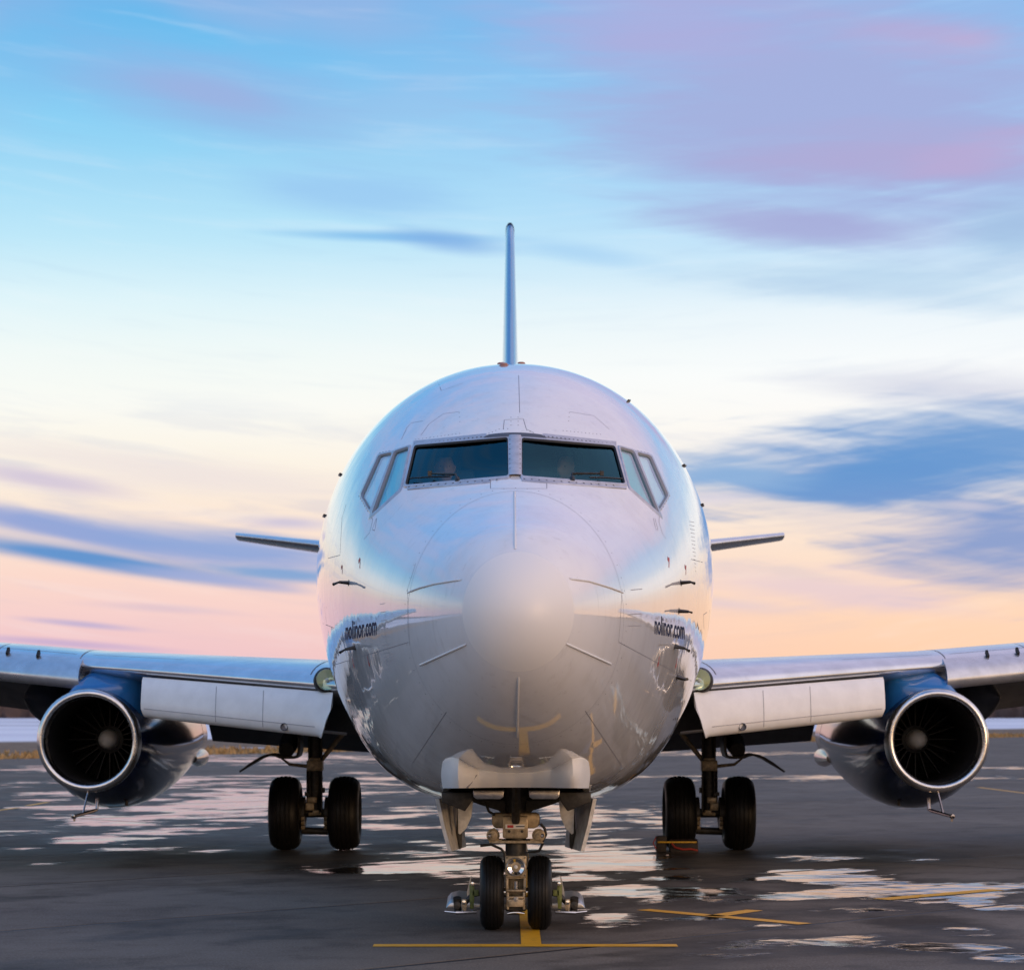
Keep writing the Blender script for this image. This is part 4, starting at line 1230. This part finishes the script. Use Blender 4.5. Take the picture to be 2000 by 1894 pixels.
# steering box
mb = MB(); mb.box((-.005, GY - .17, .847), (.205, .10, .175)); mb.box((-.005, GY - .20, .765), (.19, .05, .02)); mb.build('steering_box', 'gear_tan', ng, OFF, bevel=.012)
mb = MB(); mb.prism([Vector((x, GY - .12, z)) for x, z in ((-.195, .945), (-.165, .955), (.16, .955), (.195, .945), (.195, .86), (.16, .83), (-.165, .83), (-.195, .86))], (0, .20, 0)); mb.build('steering_collar', 'gear_tan', ng, OFF, bevel=.015)
mb = MB(); mb.box((-.008, GY - .224, .851), (.155, .006, .036)); pl = mb.build('warning_placard', 'placard_white', ng, OFF, smooth=False)
mb = MB(); mb.box((-.045, GY - .2285, .852), (.05, .003, .022)); mb.build('placard_print', 'red_mark', ng, OFF, smooth=False)
mb = MB(); mb.box((.035, GY - .2285, .852), (.07, .003, .008)); mb.build('placard_print', 'letter_blue', ng, OFF, smooth=False)
for x in (-.055, .05):
    mb = MB(); mb.lathe((x, GY - .218, .812), (0, -1, 0), [(0, .012), (.008, .012), (.01, .001)], 8); mb.build('bolt', 'gear_dark', ng, OFF)
mb = MB(); mb.box((-.003, GY - .21, 1.0), (.042, .05, .26)); mb.box((-.003, GY - .215, .915), (.055, .05, .06)); mb.build('retraction_link', 'gear_dark', ng, OFF, bevel=.008)
for sx in (-1, 1):
    mb = MB(); c = Vector((sx * .185, GY - .12, .775)); mb.lathe(c, (0, -1, 0), [(-.12, .05), (.0, .055), (.03, .055), (.035, .04), (.05, .038), (.052, .016), (.07, .016), (.072, .001)], 14)
    mb.box(c + Vector((sx * -.02, .02, -.045)), (.10, .1, .03)); mb.build('steering_cylinder', 'gear_tan', ng, OFF)
    mb = MB(); mb.lathe(c + Vector((sx * .028, -.02, 0)), (0, -1, 0), [(0, .018), (.03, .018), (.036, .01), (.036, .001)], 10); mb.build('bolt', 'gear_chrome', ng, OFF)
mb = MB(); mb.prism([Vector((x, GY - .2, .716)) for x in (0,)] and [Vector((-.20, GY - .16, .712)), Vector((.225, GY - .16, .712)), Vector((.225, GY - .16, .722)), Vector((.15, GY - .16, .734)), Vector((-.15, GY - .16, .734)), Vector((-.20, GY - .16, .722))], (0, .3, 0)); mb.build('torque_plate', 'gear_tan', ng, OFF, bevel=.004)
mb = MB(); mb.tube([(0, GY - .0, .60), (0, GY, .715)], .072, 20); mb.build('piston_collar', 'lip_metal', ng, OFF)
# taxi light plate
mb = MB(); mb.box((0, GY - .22, .528), (.172, .02, .175)); mb.box((0, GY - .14, .545), (.06, .16, .06)); mb.build('taxi_light_mount', 'gear_tan', ng, OFF, bevel=.008)
c = Vector((0, GY - .23, .525))
mb = MB(); mb.lathe(c, (0, -1, 0), [(-.004, .076), (.012, .076), (.018, .070), (.012, .066)], 32); mb.build('taxi_light_ring', 'strip_metal', ng, OFF)
mb = MB(); mb.lathe(c, (0, -1, 0), [(.012, .067), (.004, .05), (-.006, .025), (-.008, .001)], 32); mb.build('taxi_light_reflector', 'gear_chrome', ng, OFF)
mb = MB(); mb.lathe(c, (0, -1, 0), [(-.006, .016), (.012, .015), (.017, .008), (.018, .001)], 14); mb.build('taxi_light_bulb', 'strip_white', ng, OFF)
mb = MB()
for sx in (-1, 1):
    for z in (.455, .60): mb.lathe((sx * .074, GY - .231, z), (0, -1, 0), [(0, .006), (.005, .006), (.006, .001)], 6)
tag(mb.build('bolts', 'gear_dark', ng, OFF), kind='stuff')
# lower torque link and tow fitting
mb = MB()
for sx in (-1, 1): mb.box((sx * .072, GY - .17, .36), (.022, .06, .15)); mb.box((sx * .066, GY - .20, .25), (.02, .03, .14))
mb.box((0, GY - .17, .438), (.165, .06, .022)); mb.box((0, GY - .205, .332), (.16, .03, .018)); mb.box((0, GY - .205, .277), (.14, .03, .018)); mb.box((0, GY - .19, .232), (.125, .07, .062))
mb.build('torque_link', 'gear_tan', ng, OFF, bevel=.005)
mb = MB(); mb.tube([(0, GY - .17, .345), (0, GY - .17, .405)], .024, 14); mb.build('link_pin', 'gear_chrome', ng, OFF)
mb = MB(); mb.lathe((0, GY - .21, .262), (0, -1, 0), [(0, .022), (.015, .02), (.02, .001)], 10); mb.build('link_nut', 'hub_grey', ng, OFF)
mb = MB(); mb.tube([(-.07, GY - .16, .142), (-.02, GY - .16, .150), (.02, GY - .16, .150), (.07, GY - .16, .142)], [.012, .02, .02, .012], 12); mb.build('tow_bar_pin', 'gear_chrome', ng, OFF)
mb = MB(); mb.box((0, GY - .08, .178), (.16, .14, .035)); mb.build('fork_foot', 'gear_dark', ng, OFF, bevel=.008)
for sx, P in ((-1, [(-.17, .83), (-.215, .80), (-.22, .74), (-.19, .715)]), (1, [(.20, .87), (.235, .83), (.245, .78), (.22, .73), (.18, .72)]), (-1, [(-.29, .69), (-.2, .70), (-.12, .665), (-.09, .63), (-.09, .50)]), (1, [(.22, .71), (.19, .65), (.15, .64), (.09, .635), (.09, .50)]), (-1, [(-.25, 1.05), (-.22, .97), (-.17, .94)])):
    mb = MB(); mb.tube([(x, GY - .13, z) for x, z in P], .011, 8); mb.build('hydraulic_hose', 'hose_black', ng, OFF)
# gravel deflector ski behind the wheels with its side gear
mb = MB(); mb.prism([Vector((x, GY + .30, z)) for x, z in ((-.58, .150), (-.545, .19), (-.48, .205), (-.30, .19), (.30, .19), (.48, .205), (.545, .19), (.58, .150), (.30, .135), (-.30, .135))], (0, .55, .05)); mb.build('gravel_deflector', 'deflector_metal', ng, OFF, bevel=.006)
for sx in (-1, 1):
    mb = MB(); mb.tube([(sx * .32, GY - .08, .148), (sx * .49, GY - .08, .142)], .016, 10); mb.tube([(sx * .47, GY - .08, .142), (sx * .58, GY - .05, .150)], .008, 8); mb.build('deflector_rod', 'gear_chrome', ng, OFF)
    mb = MB(); mb.tube([(sx * .475, GY + .02, .145), (sx * .48, GY - .02, .26)], [.03, .034], 12); mb.lathe((sx * .478, GY - .02, .2), (0, -1, 0), [(0, .03), (.03, .03), (.035, .001)], 12); mb.build('deflector_damper', 'gear_dark', ng, OFF)
    mb = MB(); mb.prism([Vector((sx * x, GY - .06, z)) for x, z in ((.405, .15), (.435, .15), (.445, .225), (.44, .25), (.405, .25), (.40, .225))], (0, .05, 0)); mb.build('deflector_lug', 'gear_tan', ng, OFF, bevel=.004)
    mb = MB(); mb.lathe((sx * .423, GY - .055, .225), (0, -1, 0), [(0, .018), (.02, .018), (.022, .001)], 10); mb.build('bolt', 'gear_chrome', ng, OFF)
    mb = MB(); mb.prism([Vector((sx * x, GY - .03, z)) for x, z in ((.345, .17), (.375, .17), (.38, .36), (.365, .385), (.345, .385), (.335, .32))], (0, .05, 0)); mb.box((sx * .33, GY, .30), (.05, .06, .05)); mb.build('deflector_arm', 'olive_paint', ng, OFF, bevel=.004)
    mb = MB(); mb.lathe((sx * .355, GY - .035, .375), (0, -1, 0), [(0, .016), (.02, .016), (.022, .001)], 10); mb.build('bolt', 'gear_chrome', ng, OFF)
    mb = MB(); mb.prism([Vector((sx * x, GY + .05, z)) for x, z in ((.36, .44), (.375, .42), (.40, .30), (.40, .26), (.385, .26), (.375, .36))], (0, .02, 0)); mb.build('deflector_fin', 'deflector_metal', ng, OFF)
    mb = MB(); mb.tube([(sx * .26, GY, .303), (sx * .36, GY, .28), (sx * .42, GY, .21)], .022, 10); mb.build('deflector_strut', 'gear_dark', ng, OFF)
# nose gear doors hanging either side
for sx in (-1, 1):
    q = lambda x, z, y: Vector((sx * x, y, z))
    mb = MB(); front = [q(.645, 1.085, 18.72), q(.60, .87, 18.72), q(.545, .665, 18.72)]; back = [q(.485, 1.08, 19.75), q(.465, .86, 19.75), q(.445, .645, 19.75)]
    th_ = Vector((sx * .03, .0, 0))
    mb.grid([[a.lerp(c_, k / 4) for k in range(5)] for a, c_ in zip(front, back)])
    mb.grid([[a.lerp(c_, k / 4) - Vector((sx * .03, .01, 0)) for k in range(5)] for a, c_ in zip(front, back)])
    for e in ([front[0], front[1], front[2]], [back[0], back[1], back[2]]): mb.grid([e, [p - Vector((sx * .03, .01, 0)) for p in e]])
    mb.grid([[front[0], back[0]], [p - Vector((sx * .03, .01, 0)) for p in (front[0], back[0])]]); mb.grid([[front[2], back[2]], [p - Vector((sx * .03, .01, 0)) for p in (front[2], back[2])]])
    dr = mb.build('gear_door', 'door_paint', ng, OFF, smooth=False)
    mb = MB()
    for k in range(12):
        p = front[0].lerp(front[2], (k + .6) / 12.5) + (back[0] - front[0]) * .07; mb.lathe(p + Vector((sx * .0, -.004, 0)), (sx * .95, -.25, 0), [(-.002, .012), (.006, .010), (.007, .001)], 6)
    tag(mb.build('rivet_rows', 'rivet', ng, OFF), kind='stuff')
    mb = MB(); mb.prism([q(x, z, 18.9) for x, z in ((.40, 1.07), (.345, 1.06), (.36, .93), (.40, .84), (.45, .79), (.465, .80), (.47, 1.0))], (0, .03, 0)); mb.build('gear_door_rib', 'door_paint', ng, OFF, bevel=.004)
    mb = MB(); mb.prism([q(x, z, 19.2) for x, z in ((.48, .99), (.43, 1.0), (.44, .80), (.44, .67), (.46, .65), (.49, .78))], (0, .04, 0)); mb.build('gear_door_rib', 'gear_dark', ng, OFF, bevel=.004)

MY = 30.58
for S in (-1, 1):
    MX = S * 2.565
    X = lambda a: MX + S * a          # + is outboard
    mb = MB(); mb.tube([(MX, MY, 1.15), (MX, MY, 2.1)], .095, 20); mb.tube([(MX, MY, .45), (MX, MY, 1.2)], .078, 20); mb.tube([(X(.10), MY + .03, .6), (X(.10), MY + .03, 1.05)], .02, 8)
    for z in (.74, .82, .93, 1.28, 1.42): mb.tube([(MX, MY, z), (MX, MY, z + .025)], .10, 16)
    mb.box((X(-.1), MY - .02, .78), (.05, .1, .07)); mb.box((X(.11), MY - .02, .73), (.05, .1, .05)); mb.tube([(X(-.09), MY - .08, .5), (X(-.085), MY - .09, 1.6)], .013, 6); mb.tube([(X(.06), MY - .1, .55), (X(.07), MY - .1, 1.5)], .011, 6)
    mg = mb.build('main_gear', 'gear_dark', plane, OFF)
    for a in (-.385, .385): tyre((MX + a, MY, .482), .482, .40, mg, 4)
    mb = MB(); mb.tube([(MX - .3, MY, .482), (MX + .3, MY, .482)], .06, 16); mb.build('axle', 'gear_dark', mg, OFF)
    for a in (-1, 1):
        mb = MB(); mb.lathe((MX + a * .12, MY, .482), (a, 0, 0), [(0, .12), (.01, .21), (.10, .215), (.13, .18)], 24); mb.build('brake_pack', 'gear_dark', mg, OFF)
        for z in (.30, .36, .42):
            mb = MB(); mb.tube([(MX + a * .125, MY - .19, z), (MX + a * .165, MY - .19, z)], .027, 10); mb.build('brake_piston', 'gear_tan', mg, OFF)
    mb = MB(); mb.tube([(MX - .17, MY - .05, .255), (MX + .17, MY - .05, .245)], .048, 12); mb.build('brake_torque_bar', 'gear_dark', mg, OFF)
    mb = MB(); mb.box((MX, MY - .03, 1.10), (.21, .2, .14)); mb.box((MX, MY - .06, 1.185), (.15, .15, .04)); mb.build('strut_collar', 'gear_tan', mg, OFF, bevel=.015)
    mb = MB(); mb.box((X(.03), MY - .1, .655), (.125, .09, .075)); mb.box((X(.06), MY - .1, .57), (.11, .1, .10)); mb.box((X(-.02), MY - .1, .50), (.09, .1, .05)); mb.tube([(X(-.09), MY - .12, .48), (X(.08), MY - .12, .47)], .024, 10); mb.build('torque_link', 'gear_tan', mg, OFF, bevel=.012)
    mb = MB(); mb.tube([(X(-.08), MY, 1.17), (X(-.42), MY + .1, 1.60), (X(-.55), MY + .15, 1.78)], [.03, .034, .034], 10); mb.build('side_brace', 'gear_tan', mg, OFF)
    mb = MB(); mb.tube([(X(.09), MY - .05, 1.09), (X(.33), MY - .05, 1.115), (X(.44), MY - .05, 1.20)], [.024, .02, .012], 8); mb.build('door_link', 'gear_tan', mg, OFF)
    path = [(.197, 1.75), (.195, 1.45), (.197, 1.30), (.215, 1.235), (.26, 1.207), (.34, 1.205), (.442, 1.21), (.50, 1.235), (.56, 1.245), (.63, 1.23), (.70, 1.20), (.82, 1.125), (.90, 1.07), (.965, 1.024)]
    mb = MB(); rings = []
    for k, (a, z) in enumerate(path):
        p = Vector(path[max(0, k - 1)]); n_ = Vector(path[min(len(path) - 1, k + 1)]); tg = (n_ - p).normalized(); nr = Vector((-tg.y, tg.x)) * (.011 if k > 11 else .016)
        dpt = .55 if k < 9 else .55 - .09 * (k - 8)
        rings.append([Vector((X(a + nr.x), MY - .22, z + nr.y)), Vector((X(a + nr.x), MY - .22 + dpt, z + nr.y)), Vector((X(a - nr.x), MY - .22 + dpt, z - nr.y)), Vector((X(a - nr.x), MY - .22, z - nr.y))])
    mb.loft(rings).build('gear_door', 'gear_dark', mg, OFF, angle=40)
    mb = MB(); mb.lathe((X(.36), MY - .18, 1.30), (0, 1, .25), [(0, .05), (.0, .10), (.3, .125), (.5, .12)], 20, True); mb.build('door_fairing', 'gear_dark', mg, OFF)

# ------------------------------------------------------------------ wheel chocks at the right hand main gear
cx0 = 2.18; root = empty('wheel_chock', (cx0, MY - .52, 0))
tag(root, 'black wheel chock with yellow bar and red rope against the main wheel', 'wheel chock')
CO = Vector((cx0, MY - .52, 0))
mb = MB(); mb.prism([Vector((cx0 - .16, MY - .62 + a, z)) for a, z in ((0, .0), (.04, .12), (.12, .17), (.25, .15), (.28, .0))], (.36, 0, 0)); mb.build('chock_block', 'chock_black', root, CO, bevel=.012)
mb = MB(); mb.box((cx0 - .265, MY - .44, .105), (.13, .22, .205)); mb.build('chock_block', 'chock_black', root, CO, bevel=.015)
mb = MB(); mb.box((cx0 - .07, MY - .605, .135), (.50, .03, .022)); mb.build('chock_bar', 'chock_yellow', root, CO, bevel=.005)
mb = MB(); mb.tube([(cx0 - .14, MY - .63, .12), (cx0 - .10, MY - .65, .07), (cx0 + .0, MY - .66, .045), (cx0 + .10, MY - .65, .05), (cx0 + .19, MY - .63, .03)], .012, 6); mb.tube([(cx0 - .33, MY - .5, .2), (cx0 - .375, MY - .55, .12), (cx0 - .34, MY - .58, .05)], .008, 6); mb.build('rope', 'rope_red', root, CO)


# ------------------------------------------------------------------ the two people on the flight deck
def person(name, label, base, turn, hair_cap):
    bx, by, bz = base     # head centre
    J = {'pel': (0, .10, -.70), 'abd': (0, .11, -.52), 'che': (0, .10, -.34), 'nek0': (0, .085, -.215), 'nek1': (0, .05, -.13),
         'hipL': (-.10, .08, -.71), 'kneL': (-.14, -.36, -.66), 'ankL': (-.14, -.42, -1.08), 'toeL': (-.14, -.58, -1.13), 'hipR': (.10, .08, -.71), 'kneR': (.14, -.36, -.66), 'ankR': (.14, -.42, -1.08), 'toeR': (.14, -.58, -1.13),
         'shL': (-.185, .095, -.27), 'elL': (-.245, -.04, -.52), 'wrL': (-.17, -.28, -.50), 'haL': (-.15, -.37, -.48), 'shR': (.185, .095, -.27), 'elR': (.245, -.04, -.52), 'wrR': (.17, -.28, -.50), 'haR': (.15, -.37, -.48)}
    Rr = {'pel': .15, 'abd': .135, 'che': .15, 'nek0': .07, 'nek1': .056, 'hipL': .09, 'kneL': .065, 'ankL': .045, 'toeL': .035, 'shL': .065, 'elL': .045, 'wrL': .03, 'haL': .036}
    for k in list(Rr):
        if k.endswith('L'): Rr[k[:-1] + 'R'] = Rr[k]
    E = [('pel', 'abd'), ('abd', 'che'), ('che', 'nek0'), ('nek0', 'nek1')]
    for s in 'LR': E += [('pel', 'hip' + s), ('hip' + s, 'kne' + s), ('kne' + s, 'ank' + s), ('ank' + s, 'toe' + s), ('che', 'sh' + s), ('sh' + s, 'el' + s), ('el' + s, 'wr' + s), ('wr' + s, 'ha' + s)]
    for s, sg in (('L', 1), ('R', -1)):      # five fingers, curled
        hx_, hy_, hz_ = J['ha' + s]
        for i, (ox, ln) in enumerate(((-.026, .06), (-.009, .075), (.009, .08), (.026, .068))):
            J[f'f{i}a{s}'] = (hx_ + ox, hy_ - .045, hz_ + .005); J[f'f{i}b{s}'] = (hx_ + ox, hy_ - .045 - ln * .6, hz_ - .02); J[f'f{i}c{s}'] = (hx_ + ox * .9, hy_ - .045 - ln * .7, hz_ - .05)
            for q in 'abc': Rr[f'f{i}{q}{s}'] = .009
            E += [('ha' + s, f'f{i}a{s}'), (f'f{i}a{s}', f'f{i}b{s}'), (f'f{i}b{s}', f'f{i}c{s}')]
        J['th' + s] = (hx_ + sg * .05, hy_ - .02, hz_ - .01); J['tk' + s] = (hx_ + sg * .055, hy_ - .06, hz_ - .02); Rr['th' + s] = .011; Rr['tk' + s] = .009
        E += [('wr' + s, 'th' + s), ('th' + s, 'tk' + s)]
    keys = list(J); me = bpy.data.meshes.new('person'); me.from_pydata([Vector(J[k]) for k in keys], [(keys.index(a), keys.index(c_)) for a, c_ in E], [])
    ob = bpy.data.objects.new(name, me); COL.objects.link(ob)
    md = ob.modifiers.new('skin', 'SKIN'); md.use_smooth_shade = True
    for i, k in enumerate(keys):
        sv = me.skin_vertices[0].data[i]; sv.radius = (Rr[k], Rr[k] * (.75 if k in ('pel', 'abd', 'che') else 1)); sv.use_root = (k == 'pel')
    sb = ob.modifiers.new('sub', 'SUBSURF'); sb.levels = 1; sb.render_levels = 1
    dg = bpy.context.evaluated_depsgraph_get(); me2 = bpy.data.meshes.new_from_object(ob.evaluated_get(dg)); ob.modifiers.clear()
    bm = bmesh.new(); bm.from_mesh(me2)
    # head: a shaped ellipsoid with brow, nose, chin, ears, turned on the neck
    hb = bmesh.new(); bmesh.ops.create_uvsphere(hb, u_segments=32, v_segments=22, radius=1.0)
    for v in hb.verts:
        x, y, z = v.co; fr = max(0, -y)
        w = .078 * (1 - .16 * max(0, -z) ** 1.5); X_, Y_, Z_ = x * w, y * .098, z * .122
        if z < 0: Y_ -= .012 * fr * -z
        Y_ -= .026 * fr ** 4 * math.exp(-((x / .16) ** 2 + ((z + .12) / .2) ** 2)) * (1.2)                                        # nose
        for ex in (-.4, .4): Y_ += .012 * math.exp(-(((x - ex) / .2) ** 2 + ((z - .08) / .13) ** 2)) * fr                       # eye sockets
        Y_ -= .007 * math.exp(-((x / .34) ** 2 + ((z + .44) / .08) ** 2)) * fr - .006 * math.exp(-((x / .3) ** 2 + ((z + .46) / .025) ** 2)) * fr   # lips
        if abs(x) > .8 and -.25 < z < .25 and abs(y) < .35: X_ += math.copysign(.014, x)                                        # ears
        v.co = (X_, Y_ - .01, Z_)
    rot = Matrix.Rotation(turn, 4, 'Z'); bmesh.ops.transform(hb, matrix=rot, verts=hb.verts[:])
    hm = bpy.data.meshes.new('head'); hb.to_mesh(hm); hb.free(); bm.from_mesh(hm); bpy.data.meshes.remove(hm)
    for f in bm.faces:
        c_ = f.calc_center_median(); f.smooth = True
        f.material_index = 0 if (c_.z > -.19 or (c_.y < -.25 and c_.z > -.58)) else (1 if c_.z > -.62 else 2)
    bm.to_mesh(me2); bm.free(); me2.materials.clear()
    for q in ('skin', 'shirt_white', 'trousers_navy'): me2.materials.append(MAT[q])
    ob.data = me2; ob.location = base
    hb = bmesh.new(); bmesh.ops.create_uvsphere(hb, u_segments=28, v_segments=18, radius=1.0)
    bmesh.ops.delete(hb, geom=[v for v in hb.verts if v.co.z < (.52 if v.co.y < -.35 else .12 if v.co.y < .2 else -.35)], context='VERTS')
    for v in hb.verts: v.co = (v.co.x * .086, v.co.y * .107 - .004, v.co.z * (.142 if hair_cap else .132))
    bmesh.ops.transform(hb, matrix=rot, verts=hb.verts[:]); hm = bpy.data.meshes.new('hair'); hb.to_mesh(hm); hb.free(); hm.materials.append(MAT['hair_dark'])
    for p in hm.polygons: p.use_smooth = True
    ho = bpy.data.objects.new('hair', hm); COL.objects.link(ho); ho.parent = ob
    mb = MB(); band = [rot @ Vector((.093 * math.cos(a), .01, .02 + .135 * math.sin(a))) for a in np.linspace(0, math.pi, 14)]
    mb.tube(band, .009, 6)
    for sx in (-1, 1): mb.lathe(rot @ Vector((sx * .072, .0, -.005)), rot @ Vector((sx, 0, 0)), [(0, .034), (.022, .034), (.03, .02), (.03, .001)], 14)
    mb.tube([rot @ Vector((-.09, -.01, -.02)), rot @ Vector((-.085, -.08, -.055)), rot @ Vector((-.03, -.125, -.062))], .004, 6); mb.lathe(rot @ Vector((-.03, -.125, -.062)), rot @ Vector((1, 0, 0)), [(0, .001), (.004, .012), (.026, .012), (.03, .001)], 8)
    mb.build('headset', 'headset_black', ob)
    mb = MB()
    for ex in (-.031, .031): mb.lathe(rot @ Vector((ex, -.088, .009)), rot @ Vector((0, -1, 0)), [(-.004, .012), (.001, .009), (.003, .001)], 10)
    mb.build('eyes', 'hair_dark', ob)
    tag(ob, label, 'person')
    return ob


person('person', 'person facing ahead with dark microphone at the mouth behind the windshield', (-.575, 18.90, 3.735), R(4), False)
person('person', 'person with head turned aside behind the windshield', (.425, 18.90, 3.735), R(-42), True)
